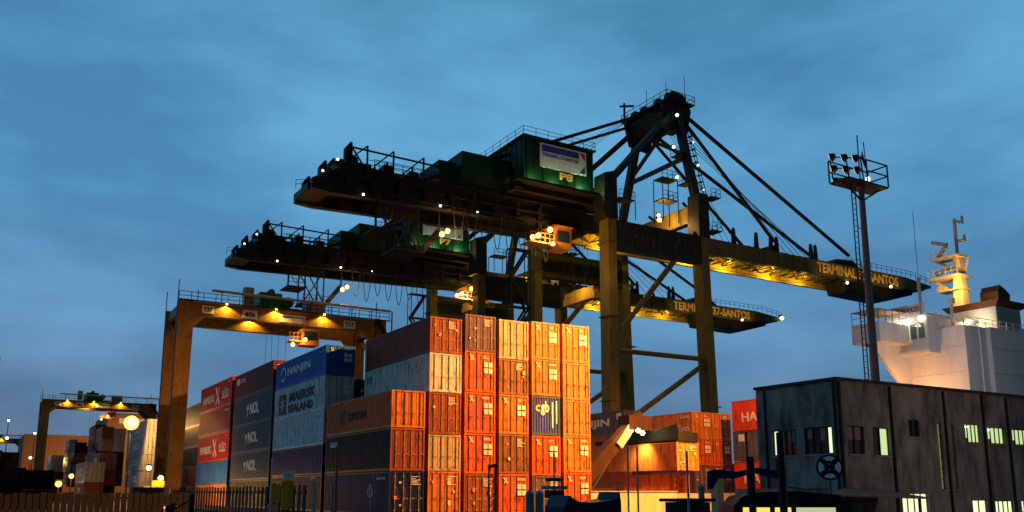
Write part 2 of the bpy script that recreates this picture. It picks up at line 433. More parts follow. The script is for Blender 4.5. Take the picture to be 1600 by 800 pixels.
G = 'containers in the bays behind the front block'
X1 = 22.7
stack(X1, 66.4, [13.22, 10.75, 8.03, 5.26, 2.92, .05], [('sky_blue', 'squares', 'lettered HANJIN', dict(side=hanjin)), ('pale_grey', 'squares', 'lettered MAERSK SEALAND', dict(side=maersk)), ('pale_grey', 'plain', 'rusty at bottom', dict(side=tiny)), ('navy', 'plain', '', {}), ('maroon', 'plain', '', {})], 'the stack just behind the front block', G, 80.2)
stack(X1, 81.2, [13.9, 11.27, 8.29, 5.50, 2.72, .05], [('maroon', 'plain', 'with small white square', dict(side=cai)), ('slate', 'plain', 'lettered NOL', dict(side=nol)), ('slate', 'plain', 'lettered NOL', dict(side=nol)), ('slate', 'plain', 'lettered NOL', dict(side=nol)), ('black_blue', 'plain', '', {})], 'the mostly slate grey stack', G, 95.8)
stack(X1, 97.2, [14.15, 11.05, 8.18, 5.0, 2.45, .05], [('bright_red', 'plain', 'with slanted white emblem', dict(side=hamsud, shell='deep_red')), ('maroon', 'plain', '', dict(side=tiny)), ('bright_red', 'plain', 'with slanted white emblem', dict(side=hamsud, shell='deep_red')), ('sky_blue', 'plain', '', {}), ('orange', 'plain', '', {})], 'the stack nearest the gantry leg', G, 113.0)
stack(X1 + .6, 114.8, [12.9, 10.0, 7.3, 4.7, 2.2], [('dark_brown', 'plain', '', {}), ('dark_brown', 'plain', 'with white speck', dict(side=tiny)), ('black_blue', 'plain', '', {}), ('maroon', 'plain', '', {})], 'the dark stack beside the gantry leg', G, 128.0)
# second column of those bays (their ends show above the front stacks)
stack(25.42, 66.4, [10.6, 8.0, 5.4, 2.8, .05], [('black_blue', 'plain', '', {}), ('dark_brown', 'plain', '', {}), ('navy', 'plain', '', {}), ('maroon', 'plain', '', {})], 'the shaded stack right of the HANJIN stack', G, 80.2)

# far bays seen under and left of the gantry
K = 'containers in the far left bays'
def far(x, y, tops, cols, where, side=None, y1=None):
    stack(x, y, tops, [(c, 'none', '', dict(side=side) if side else {}) for c in cols], where, K, y1)
def ocl(root): lettering('OCL', text_white, root, -.001, 7.6, .8, 3.6, 1.1, '-X', bold=.03)
far(22.7, 131, [9.4, 6.8, 4.2, 1.6], ['navy', 'navy', 'black_blue'], 'the low blue stack behind the gantry legs', None, 144)
far(22.7, 154, [13.4, 10.6, 7.8, 5.0, 2.3], ['grey', 'grey', 'grey', 'grey'], 'the grey lettered stack below the bright lamp', ocl, 176)
far(22.7, 218, [16.2, 13.4, 10.6, 7.9, 5.2, 2.6], ['dark_brown', 'plum', 'maroon', 'maroon', 'dark_brown'], 'the tall brown stack left of the lamp', None, 231)
far(25.2, 218, [15.8, 13.2, 10.6, 8.0, 5.4, 2.8], ['grey', 'grey', 'black_blue', 'black_blue', 'black_blue'], 'the dark stack under the bright lamp', None, 231)
far(22.7, 233, [17.6, 14.6, 11.8, 9.0, 6.3, 3.6], ['maroon', 'dark_brown', 'maroon', 'maroon', 'maroon'], 'the tall dark red stack under the far gantry', None, 247)
far(24.0, 272, [14.2, 11.6, 9.0, 6.4, 3.8], ['black_blue', 'white', 'maroon', 'maroon'], 'the stack holding the far white box', ocl, 288)
far(24.0, 300, [15.5, 12.6, 9.8, 7.0, 4.2], ['black_blue', 'black_blue', 'navy', 'navy'], 'the dark blue stack near the far gantry leg', None, 316)
far(24.0, 322, [18.5, 15.6, 12.8, 10.0, 7.0, 4.0], ['grey', 'plum', 'cream', 'brown', 'cream'], 'the pale stack beside the far gantry leg', ocl, 342)
far(-6.0, 330, [17.0, 14.2, 11.4, 8.6, 5.8, 3.0], ['dark_brown', 'black_blue', 'maroon', 'black_blue', 'maroon'], 'the dark stack at the far left edge', None, 345)
far(3.0, 336, [15.0, 12.2, 9.4, 6.6, 3.8], ['black_blue', 'dark_brown', 'black_blue', 'black_blue'], 'the black stack left of the far gantry', None, 350)
far(7.0, 340, [11.0, 8.4, 5.8, 3.2], ['maroon', 'black_blue', 'dark_brown'], 'the lower stack left of the far gantry', None, 354)

# right hand yard
T = 'containers in the right yard'
def hanjin2(root):
    lettering('HANJIN', text_white, root, -.001, 10.2, .75, 7.6, 1.05, '-X', bold=.02)
    m = MB().box(-.006, .01, .5, 1.3, 1.6, 2.3); m.build('placard', text_white, root)
stack(57.3, 72.3, [10.1, 7.6, 5.0, 2.5, .02], [('slate', 'marks', 'lettered HANJIN', dict(side=hanjin2)), ('brown', 'plain', '', {}), ('rust_red', 'plain', '', {}), ('brown', 'plain', '', {})], 'the stack behind the lifting arm', T, 79.6 + 4.9)
def hs20(root):
    lettering('HAMBURG', text_white, root, -.001, 5.3, .75, 2.4, .4, '-X'); hs_logo(root, -.001, 2.75, .65, .75, '-X')
    lettering('SÜD', text_white, root, -.001, 1.7, .75, 1.2, .45, '-X'); lettering('HLCU', text_white, root, -.001, 1.6, 2.0, 1.2, .2, '-X')
stack(57.3, 62.0, [9.12, 6.58, 4.04, 1.5], [('orange', 'squares', 'with slanted emblem', dict(side=hs20)), ('red', 'squares', 'with four white squares', {}), ('plum', 'marks', '', {})], 'left paired short stack', T, 68.2)
stack(59.85, 62.0, [9.12, 6.58, 4.04, 1.5], [('orange', 'marks', '', {}), ('red', 'squares', 'with four white squares', {}), ('rust_red', 'squares', '', {})], 'right paired short stack', T, 68.2)
def hamb(root): lettering('HAMBURG SÜD', text_white, root, -.001, 11.0, .75, 9.5, .95, '-X', bold=.01)
stack(60.0, 47.0, [10.0, 7.14, 4.4, 1.5], [('bright_red', 'plain', 'lettered HAMBURG', dict(side=hamb)), ('slate', 'plain', 'with white placard', dict(side=lambda r: MB().box(-.006, .01, 10.8, 11.5, 1.7, 2.3).build('placard', text_white, r))), ('bright_red', 'plain', 'with white lettering', dict(side=hamb))], 'the stack beside the concrete building', T, 59.5)
container('orange', 50.0, 56.1, 3.38, 5.78, y1=68.2, label='orange container held up by the lifting arm, black spreader on top', group=T, style='marks')
container('red', 50.6, 58.0, 1.5, 3.12, y1=64.1, label='low orange red container on the platform under the lifted one', group=T, style='plain')

# ------------------------------------------------------------------ lamps as parts
def lamp_part(parent, loc, r, mat, name='lamp', hood=True):
    mb = MB().ball(loc, r, 8, 5)
    o = mb.build(name, mat, parent)
    if hood:
        x, y, z = loc
        MB().box(x - r * .8, x + r * .8, y + r * .2, y + r * 1.5, z + r * .7, z + r * 1.6).build('lamp_hood', dark_steel, o)
    return o
E_SOD = emit('sodium_lamp', (1.0, .42, .07), 9); E_WHT = emit('white_lamp', (.95, 1.0, .78), 3.5); E_GRN = emit('greenish_lamp', (.7, 1.0, .6), 8)

def railing(mb, pts, h=1.1, step=1.6, t=.05):
    for a, b in zip(pts, pts[1:]):
        a = Vector(a); b = Vector(b); n = max(1, int((b - a).length / step))
        for k in range(n + 1):
            p = a.lerp(b, k / n); mb.bar(p, p + Vector((0, 0, h)), t)
        for q in (h, h * .5): mb.bar(a + Vector((0, 0, q)), b + Vector((0, 0, q)), t)
    return mb

# ------------------------------------------------------------------ quay cranes
CX, CY = 61.5, 80.0
def quay_crane():
    root = empty('quay_crane', (CX, CY, 0), '', 'crane', 'quay cranes')
    o = Vector((CX, CY, 0))
    def B(mb, name, mat, par=None):
        mb.v = [tuple(Vector(v) - o) for v in mb.v] if True else mb.v
        return mb.build(name, mat, par or root)
    # legs (box columns)
    for (x, y, xt) in ((61.5, 80, 61.7), (61.5, 96.4, 61.7), (77.35, 80, 76.5), (77.35, 96.4, 76.5)):
        m = MB().hexa([(x, y, 1.6), (x + 1.35, y, 1.6), (x + 1.35, y + 1.8, 1.6), (x, y + 1.8, 1.6)], [(xt, y, 38.6), (xt + 1.2, y, 38.6), (xt + 1.2, y + 1.8, 38.6), (xt, y + 1.8, 38.6)])
        lg = B(m, 'leg', crane_olive)
        for z in (12, 22, 31): B(MB().box(x - .12, x + 1.5, y - .12, y + 1.92, z, z + .12), 'flange', crane_olive, lg)
        w = MB()
        for dy in (-2.2, 2.2):
            w.box(x + .1, x + 1.2, y + .9 + dy - 1.6, y + .9 + dy + 1.6, .5, 1.3)
            for q in (-1, 0, 1): w.bar((x + .25, y + .9 + dy + q, .36), (x + 1.05, y + .9 + dy + q, .36), .7, n=12)
        w.box(x, x + 1.3, y - 1.6, y + 3.4, 1.25, 1.62)
        B(w, 'bogie', dark_steel, lg)
    # sills and portal beams
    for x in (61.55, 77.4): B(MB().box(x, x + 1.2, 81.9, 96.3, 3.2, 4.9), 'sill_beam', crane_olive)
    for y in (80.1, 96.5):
        B(MB().box(62.9, 76.6, y, y + 1.3, 30.5, 34.0), 'portal_beam', crane_green_shade)
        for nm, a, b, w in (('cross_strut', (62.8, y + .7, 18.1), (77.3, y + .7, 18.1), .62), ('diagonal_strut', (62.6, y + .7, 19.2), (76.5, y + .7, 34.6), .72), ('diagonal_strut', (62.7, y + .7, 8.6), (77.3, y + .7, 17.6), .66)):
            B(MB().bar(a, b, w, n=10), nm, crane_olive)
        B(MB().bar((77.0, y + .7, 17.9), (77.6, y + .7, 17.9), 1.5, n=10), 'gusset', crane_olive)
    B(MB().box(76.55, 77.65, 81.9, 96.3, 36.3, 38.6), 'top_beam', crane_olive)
    B(MB().box(61.7, 62.8, 81.9, 96.3, 36.3, 38.6), 'top_beam', crane_green_shade)
    # near end of top beams: stiff haunches
    B(MB().prism([(76.2, 34.0), (78.1, 34.0), (78.0, 39.8), (76.4, 39.8)], 'y', 79.85, 82.0), 'column_head', crane_green_shade)
    B(MB().prism([(61.0, 34.0), (63.1, 34.0), (63.0, 40.2), (61.2, 39.6)], 'y', 79.85, 82.0), 'column_head', crane_green_shade)
    # girders
    for yy, in ((85.5,), (91.0,)):
        w = .9
        prof_back = [(27.0, 33.1), (29.0, 32.9), (64, 33.9), (64, 36.15), (30.5, 36.15), (27.0, 34.2)]
        B(MB().prism(prof_back, 'y', yy, yy + w), 'rear_girder', crane_green_shade)
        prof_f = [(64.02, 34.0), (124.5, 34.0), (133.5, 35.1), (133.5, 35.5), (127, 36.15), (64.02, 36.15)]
        g = B(MB().prism(prof_f, 'y', yy, yy + w), 'boom_girder', crane_olive if yy < 88 else crane_yellow)  # far girder's brighter yellow puts lamplight into its colour
        st = MB()
        for x in range(67, 126, 3): st.box(x, x + .06, yy - .04 if yy < 88 else yy - .05, yy + .001, 34.02, 36.1)
        st.box(64.1, 126, yy - .08, yy + .001, 33.9, 33.98)
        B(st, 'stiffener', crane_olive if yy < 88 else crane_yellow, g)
        rl = MB().box(29, 127, yy + .3, yy + .45, 36.16, 36.3); B(rl, 'rail', dark_steel)
    # lower trolley track hanging between girders
    tr = MB()
    for x in range(29, 128, 3): tr.box(x, x + .35, 86.4, 91.0, 35.5, 35.9)
    B(tr, 'cross_tie', crane_green_shade)
    fl = MB().box(66, 121, 90.55, 91.0, 33.4, 33.7); B(fl, 'trolley_rail', crane_yellow)
    B(MB().box(28, 64, 86.45, 90.95, 34.2, 34.35), 'walkway', dark_steel)
    lat = MB()
    for x in range(66, 118, 2): lat.bar((x, 86.4, 34.4), (x + 1, 90.9, 34.4), .12).bar((x + 1, 90.9, 34.4), (x + 2, 86.4, 34.4), .12)
    B(lat, 'wind_bracing', crane_green_shade)
    # boom tip
    B(MB().box(131.5, 133.2, 86.4, 91, 34.9, 35.6).box(121, 121.7, 86.4, 91, 34.2, 36), 'tip_beam', crane_green_shade)
    B(MB().prism([(113, 33.9), (113.5, 32.4), (124, 32.2), (130.5, 33.9), (130.5, 34.6), (113, 34.1)], 'y', 87.0, 90.4), 'sheave_platform', dark_steel)
    r = MB(); railing(r, [(112, 85.4, 36.3), (128, 85.4, 36.3), (133.3, 85.4, 35.6)], 1.0, 1.2, .05); railing(r, [(66, 91.9, 36.3), (128, 91.9, 36.3)], 1.0, 2.2, .04); B(r, 'handrail', dark_steel)
    r = MB(); railing(r, [(33, 85.4, 36.3), (50, 85.4, 36.3)], 1.0, 1.4, .05); railing(r, [(27.2, 92, 35), (33, 92, 36.3), (50, 92, 36.3)], 1.0, 1.4, .05); B(r, 'handrail', dark_steel)
    B(MB().prism([(111, 36.2), (112, 37.6), (116, 37.9), (118.5, 36.2)], 'y', 87.2, 90.4), 'sheave_house', dark_steel)
    # lugs on the boom
    for x in (83.5, 88.5, 96.0, 97.2, 104.6, 105.6, 93.0):
        for yy in (85.7, 91.2): B(MB().prism([(x - .3, 36.15), (x + .35, 36.15), (x + .18, 38.3), (x - .05, 38.6)], 'y', yy, yy + .45), 'stay_lug', dark_steel)
    # A frame
    top = (77.2, 88.5, 54.0)
    for ya, yb in ((81, 84.6), (97.2, 92.6)):
        B(MB().bar((77.1, ya, 38.6), (77.3, yb, 53.2), 1.0, .9), 'mast_leg', crane_green_shade)
        B(MB().bar((62.3, ya, 38.6), (76.6, yb, 53.0), .72, .72), 'back_stay', crane_green_shade)
    B(MB().bar((77.2, 82.6, 45.8), (77.2, 95.3, 45.8), .5), 'mast_tie', crane_green_shade)
    B(MB().bar((77.2, 82.7, 46.0), (77.2, 92.4, 52.3), .42).bar((77.2, 95.2, 46.0), (77.2, 85, 52.3), .42), 'mast_tie', crane_green_shade)
    B(MB().prism([(75.4, 51.6), (78.6, 51.2), (79.2, 53.3), (77.8, 54.6), (75.8, 54.4), (74.9, 53.0)], 'y', 84.4, 92.6), 'apex_head', crane_green_shade)
    for y in (84.2, 92.0): B(MB().prism([(75.2, 50.2), (78.8, 49.8), (79.7, 53.5), (78.4, 55.6), (76.4, 55.8), (74.4, 53.5)], 'y', y, y + .45), 'apex_plate', crane_green_shade)
    ap = MB().box(74.9, 79.9, 83.6, 93.6, 54.1, 54.25); railing(ap, [(74.9, 83.6, 54.25), (79.9, 83.6, 54.25), (79.9, 93.6, 54.25), (74.9, 93.6, 54.25), (74.9, 83.6, 54.25)], 1.1, 1.3, .06); B(ap, 'apex_platform', dark_steel)
    for y in (84.9, 87, 90, 92.2):
        B(MB().bar((76.4, y - .25, 54.9), (76.4, y + .25, 54.9), 1.5, n=14), 'sheave', dark_steel); B(MB().bar((78.1, y - .25, 54.6), (78.1, y + .25, 54.6), 1.2, n=14), 'sheave', dark_steel)
    B(MB().bar((75.2, 93.2, 54.2), (75.2, 93.2, 57.2), .22).bar((75.3, 91.2, 56), (75.1, 94.0, 57.0), .26), 'aerial', dark_steel)
    for x, y, z in ((79.4, 85, 59.0), (75, 88, 57.0), (79.8, 92, 57.3), (75.1, 84, 56.6)): B(MB().bar((x, y, 54.2), (x, y, z), .06), 'aerial', dark_steel)
    # ladder tower on the mast
    ld = MB()
    for z in range(39, 52):
        f = (z - 38.6) / 14.6; y = 81 + 3.6 * f; ld.box(78.0, 78.5, y - .8, y - .1, z, z + .05)
    ld.bar((78.3, 80.5, 38.6), (78.3, 84.1, 52), .08).bar((78.8, 80.5, 38.6), (78.8, 84.1, 52), .08)
    for z, y in ((41.5, 81.2), (45.8, 82.3), (49.6, 83.4)):
        ld.box(75.6, 77.0, y - .2, y + 1.8, z, z + .12); railing(ld, [(75.6, y - .2, z), (75.6, y + 1.8, z)], 1.0, 1, .05)
    B(ld, 'ladder', dark_steel)
    # fore stays and rear stays
    for y, yg in ((84.9, 85.95), (92.0, 91.45)):
        B(MB().bar((78.8, y, 53.2), (113.5, yg, 38.0), .38, .38), 'fore_stay', dark_steel)
        B(MB().bar((78.6, y, 52.4), (96.8, yg, 37.8), .34, .34), 'fore_stay', dark_steel)
        B(MB().bar((75.0, y, 53.0), (39.5, yg, 36.2), .36, .36), 'rear_stay', dark_steel)
        B(MB().bar((78.2, y, 40.2), (83.6, yg, 37.3), .28), 'fore_stay', dark_steel)
    B(MB().box(96.3, 97.3, 85.9, 91.9, 36.3, 37.2), 'stay_beam', dark_steel)
    ro = MB()
    for k in range(5):
        ro.bar((78.8, 86.4 + k * .9, 54.6), (100 + 3.2 * k, 86.6 + k * .9, 36.6), .09, n=5)
    for k in range(4): ro.bar((75.2, 86.4 + k, 54.6), (58 + k, 86.6 + k, 42.6), .06, n=5)
    for k in range(4): ro.bar((78.8, 86.9 + k * .9, 54.2), (86 + 2.6 * k, 86.9 + k * .9, 36.4), .07, n=5)
    B(ro, 'hoist_rope', rope_m)
    # machinery house
    hs = MB().box(51.2, 61.2, 82.2, 94.5, 37.3, 42.9).box(50.9, 61.5, 81.9, 94.8, 42.92, 43.1)
    house = B(hs, 'machinery_house', house_green)
    rb = MB()
    for k in range(9): rb.box(51.5 + k * 1.15, 51.56 + k * 1.15, 82.12, 82.21, 37.4, 42.85)
    for k in range(10): rb.box(51.12, 51.21, 82.8 + k * 1.2, 82.87 + k * 1.2, 37.4, 42.85)
    B(rb, 'wall_rib', house_green, house)
    d = MB().box(51.16, 51.26, 86, 87, 37.5, 39.6).box(51.16, 51.26, 91, 92, 37.5, 39.6); B(d, 'door', dark_steel, house)
    r = MB(); railing(r, [(51, 82, 43.1), (61.4, 82, 43.1), (61.4, 94.7, 43.1), (51, 94.7, 43.1), (51, 82, 43.1)], 1.0, 1.7, .045); B(r, 'roof_rail', dark_steel, house)
    B(MB().box(49.6, 62.0, 81.0, 95.6, 37.0, 37.28).box(50, 62, 82.5, 83.3, 36.3, 36.98).box(50, 62, 92.8, 93.6, 36.3, 36.98).box(50, 51, 82, 95, 36.4, 36.97), 'house_deck', dark_steel)
    B(MB().box(44.2, 50.8, 84.5, 92.5, 36.6, 40.4).box(41.8, 44.0, 85.6, 91.2, 36.5, 39.2), 'electrical_house', house_green)
    sg = B(MB().box(53.3, 60.0, 81.98, 82.1, 39.5, 42.5), 'sign_board', white_paint)
    B(MB().box(53.55, 58.9, 81.94, 81.979, 41.5, 42.25), 'sign_band', text_blue, sg)
    lettering('TERMINAL 37-SANTOS', text_blue, sg, 53.6 - CX, 81.96 - CY, 40.85, 5.2, .42)
    t1 = MB().prism([(59.0, 42.25), (59.8, 42.25), (59.8, 41.35)], 'y', 81.94, 81.979); B(t1, 'sign_arrow', text_red, sg)
    t1 = MB().prism([(59.0, 39.7), (59.8, 39.7), (59.8, 40.6)], 'y', 81.94, 81.979); B(t1, 'sign_arrow', text_blue, sg)
    # rear end: plates, top strut with posts
    for x, z in ((31.0, 39.0), (28.2, 36.3)):
        for yy in (85.6, 91.1):
            B(MB().prism([(x - .45, 34.4), (x + .55, 34.4), (x + .35, z), (x + .15, z + .1), (x - .45, z - .7)], 'y', yy, yy + .6), 'end_plate', crane_green_shade)
    rs = MB()
    for yy in (85.9, 91.4):
        rs.bar((31.4, yy, 38.6), (43, yy, 38.4), .17)
        for x in (33.2, 36.3, 40.0): rs.bar((x, yy, 36.2), (x, yy, 39.1), .17); rs.bar((x, yy, 39.1), (x - 2.3, yy, 36.9), .15)
        rs.bar((31.4, yy, 38.6), (33, yy, 36.4), .15)
    B(rs, 'top_strut', dark_steel)
    B(MB().box(30.2, 34.0, 86.6, 90.8, 36.2, 37.3).bar((32, 87, 37.6), (32, 90.4, 37.6), 1.2, n=12), 'rope_drum', crane_green_shade)
    B(MB().box(26.8, 29.4, 86.4, 91, 33.2, 33.9), 'tail_beam', crane_green_shade)
    for k in range(11):
        x = 30.5 + k * 3.05
        B(MB().box(x, x + .5, 85.0, 85.49, 33.3 + .3 * (k % 2), 34.6 + .4 * (k % 3)).bar((x + .25, 85.1, 34.6), (x + .25, 84.6, 36.1), .12), 'bracket', dark_steel)
    B(MB().box(29, 63.5, 84.6, 85.0, 36.0, 36.1).bar((29, 85.2, 34.9), (63.5, 85.2, 34.9), .22).bar((29, 84.9, 33.6), (63.5, 84.9, 33.75), .16), 'cable_tray', dark_steel)
    rr_ = MB(); railing(rr_, [(50.2, 84.5, 36.1), (33.5, 84.5, 36.1)], 1.0, 1.1, .06); B(rr_, 'handrail', dark_steel)
    for x in (35.5, 38.6, 46.5, 48.4): B(MB().box(x, x + 1.1, 86.6, 88.4, 36.2, 37.3 + .25 * (x % 2)).bar((x + .5, 87, 37.2), (x + .5, 87, 38.2), .18), 'winch_box', crane_green_shade)
    # hanging stair and platform under the rear
    hg = MB()
    for (x, y) in ((37.2, 87), (37.2, 90), (40, 87), (40, 90)): hg.bar((x, y, 33.4), (x, y, 28.2), .16)
    hg.bar((37.2, 87, 33.2), (40, 87, 28.4), .14).bar((40, 87, 33.2), (37.2, 87, 28.4), .14).bar((37.2, 90, 33.2), (40, 90, 28.4), .14)
    hg.box(34.6, 37.4, 86.6, 90.4, 30.2, 30.35).bar((34.7, 86.7, 33.4), (34.7, 86.7, 30.3), .2).box(36.9, 40.6, 86.6, 90.4, 28.1, 28.3)
    hg.bar((40.4, 87, 28.3), (42.6, 87, 31.2), .6).bar((42.6, 87, 31.0), (42.6, 87, 33.6), .2)
    railing(hg, [(34.7, 86.6, 30.4), (37.2, 86.6, 30.4)], 1.0, .9, .06); railing(hg, [(36.9, 86.6, 28.3), (40.6, 86.6, 28.3)], 1.0, .9, .06)
    B(hg, 'hanging_platform', dark_steel)
    # festoon cable loops
    def loop(x0, x1, dz, y=85.2, zt=33.85):
        pts = [(x0 + (x1 - x0) * k / 10, y, zt - dz * (1 - (2 * k / 10 - 1) ** 2)) for k in range(11)]
        B(MB().path(pts, .11, 5), 'festoon_cable', rope_m)
    loop(37.2 - 3, 39 - 2.5, 3.4)
    for k in range(8): loop(43.5 + k * 1.7, 44.9 + k * 1.7, 4.4 + .6 * math.sin(k * 2.1))
    # stair tower platforms near seaward legs
    for x, y, z, hh in ((72.6, 82.5, 39.1, 3.0), (72.6, 82.5, 42.0, 1.2), (67.0, 84.5, 38.8, 2.4), (78.9, 80.2, 39.8, 1.2), (78.9, 80.2, 35.2, 1.2)):
        w = 2.6 if x < 78 else 1.7; pf = MB()
        pf.box(x, x + w, y, y + 1.8, z, z + .14); railing(pf, [(x, y, z + .1), (x + w, y, z + .1), (x + w, y + 1.8, z + .1)], 1.1, .8, .05)
        if x < 78:
            for a in (0, w):
                for b in (0, 1.8): pf.bar((x + a, y + b, 36.2), (x + a, y + b, z), .09)
        B(pf, 'service_platform', dark_steel)
    for k in range(2): pass
    # stairs zig-zag on a landward far leg
    st = MB()
    zz = 6
    for k in range(7):
        a, b = (58.6, 61.2) if k % 2 == 0 else (61.2, 58.6)
        st.bar((a, 97.2, zz), (b, 97.2, zz + 4), .12, .3).bar((a, 98.2, zz), (b, 98.2, zz + 4), .12, .3); st.box(min(a, b) - .3, max(a, b) + .1, 97, 98.4, zz + 3.95, zz + 4.02); zz += 4
    for x in (58.4, 61.3):
        for y in (97, 98.4): st.bar((x, y, 1), (x, y, 34), .1)
    B(st, 'stair_tower', dark_steel)
    return root
LAMPS_W = [(30.3, 85.3, 33.9), (38.6, 85.2, 33.6), (42.4, 85.3, 33.3), (54.5, 82.1, 37.9), (27.3, 85.3, 34.6), (30, 90.8, 37.2)]
A = quay_crane()
A['label'] = 'nearer green quay crane whose machinery house sign reads P8'
Bc = copy_tree(A); Bc.location = (CX, CY + 32.2, 0)
Bc['label'] = 'farther green quay crane, behind and left of the P8 crane'
def crane_text(root, no):
    g = [c for c in kids(root) if c.name.startswith('boom_girder')][0]
    lettering('TERMINAL 37-SANTOS', text_gold, root, 105.2 - CX, 85.4 - CY, 34.25, 19.4, 1.6, name='lettering', bold=.03)
    lettering(no, text_gold, root, 56.1 - CX, 82.02 - CY, 38.35, 1.9, .95, name='lettering', bold=.04)
crane_text(A, 'P8'); crane_text(Bc, 'P7')
def place(root, name, mat, mb):
    mb.v = [(v[0] - CX, v[1] - CY, v[2]) for v in mb.v]; return mb.build(name, mat, root)
def cl(root, x, y, z, r=.2, mat=None, hood=True): return lamp_part(root, (x - CX, y - CY, z), r, mat or E_WHT, hood=hood)
def pl(root, name, x, y, z, p, col, rad=.15, **k):
    if 'target' in k: k['target'] = (k['target'][0] - CX, k['target'][1] - CY, k['target'][2])
    return light(name, (x - CX, y - CY, z), p, col, rad, parent=root, **k)
for root in (A, Bc):
    for x, y, z, r in ((28.0, 85.2, 35.0, .18), (29.6, 85.2, 36.6, .2), (32.6, 85.2, 33.2, .2), (41.8, 85.1, 33.5, .22), (46.6, 85.1, 33.6, .15), (51.0, 85.0, 37.6, .14), (51.0, 89.5, 37.8, .14),
                       (76.0, 83.0, 51.6, .32), (75.2, 83.0, 46.9, .3), (75.0, 82.3, 42.4, .3), (78.4, 81.9, 44.6, .22), (78.6, 82.9, 48.2, .22), (78.5, 81.2, 41.0, .2), (122.0, 85.0, 33.9, .32), (113.5, 86.6, 33.8, .3)):
        cl(root, x, y, z, r * .72)
    for q, (x, y, z) in enumerate(((42.4, 85.8, 30.4), (43.1, 85.8, 30.9))):
        cl(root, x, y, z, .3, E_SOD)
    pl(root, 'platform_light', 42.9, 85.0, 30.6, 700, SODIUM, .2)
    # green lit house wall lamps
    for x, p in ((52.2, 90), (55.2, 130), (59.2, 180)): pl(root, 'wall_light', x, 81.45, 37.75, p, (.75, 1, .55), .1)
    for y in (84.5, 88.5, 92.5): pl(root, 'wall_light', 50.6, y, 37.8, 35, (.75, 1, .6), .1)
    # sodium lamps lighting the inner face of the far girder
    for x, p in ((68.5, 700), (83.5, 600), (91, 700), (100, 850), (107, 500)):
        pl(root, 'track_light', x, 89.3, 33.9, p, YELLOW, .1)
    # sodium work lamp cluster on the top beam
    cl(root, 74.2, 85.2, 37.2, .3, E_SOD); cl(root, 73.6, 84.6, 37.6, .22, E_SOD); pl(root, 'work_light', 74.4, 84.7, 37.0, 1600, SODIUM, .2)
for root in (A, Bc):
    for x in (107, 112.5, 118, 123): pl(root, 'sign_light', x, 82.6, 32.6, 260, (1, .62, .2), .2, spot=95, target=(x, 85.6, 35.2))
# the tip lamp of the far crane
cl(Bc, 133, 85, 35.4, .4, E_WHT)

def trolley(root, x, spread=None):
    t = place(root, 'trolley', crane_yellow, MB().box(x - 2.4, x + 2.4, 86.5, 90.9, 34.4, 35.4).box(x - 1.6, x + 1.6, 87, 90.4, 35.4, 36.8))
    c = MB().box(x + 1.2, x + 3.6, 84.2, 86.4, 30.6, 33.3).box(x + 1.0, x + 3.8, 84.0, 86.6, 33.3, 33.45)
    railing(c, [(x - 2.4, 84.1, 31), (x + 1.1, 84.1, 31)], 1.1, .7, .05); c.box(x - 2.4, x + 1.2, 84.1, 86.3, 30.85, 31)
    cb = place(root, 'operator_cab', paint('cab_orange', (.5, .2, .04)), c)
    w = place(root, 'cab_window', glass('cab_glass'), MB().box(x + 1.5, x + 3.3, 84.14, 84.2, 31.4, 32.8).box(x + 1.14, x + 1.2, 84.5, 86.1, 31.4, 32.8))
    for dx, dy, dz, r in ((-2.2, 83.9, 31.3, .3), (-1.4, 83.9, 31.6, .32), (.3, 83.9, 32.6, .34), (.7, 83.9, 30.9, .26)):
        cl(root, x + dx, dy, dz, r, E_SOD)
    pl(root, 'trolley_light', x - .6, 83.3, 31.3, 1300, SODIUM, .25)
    return t
trolley(A, 55.6); trolley(Bc, 62.3)
def spreader(root, x, y, z, ln, zt):
    s = MB().box(x - .5, x + .5, y - ln / 2, y + ln / 2, z, z + .55)
    for e in (-1, 1): s.box(x - 1.2, x + 1.2, y + e * ln / 2 - .25, y + e * ln / 2 + .25, z - .35, z + .45)
    s.box(x - 1.1, x + 1.1, y - 1.3, y + 1.3, z + .6, z + 1.3); s.box(x - 1.15, x - .95, y - ln / 2, y + ln / 2, z - .3, z + 1.2)
    o = place(root, 'spreader', crane_yellow, s)
    rp = MB()
    for a in (-.9, .9):
        for b in (-1.1, 1.1): rp.bar((x + a, y + b, z + 1.2), (x + a * 1.5, y + b * 1.1, zt), .05, n=5)
    place(root, 'hoist_rope', rope_m, rp)
    pl(root, 'spreader_light', x - 2.6, y - 1, z + 1.0, 260, YELLOW, .2)
spreader(A, 64.0, 88, 25.6, 6.2, 34.3)
spreader(Bc, 66.0, 88, 30.6, 6.2, 34.3)
pl(A, 'leg_light', 58.5, 77.0, 27.0, 900, SODIUM, .3)

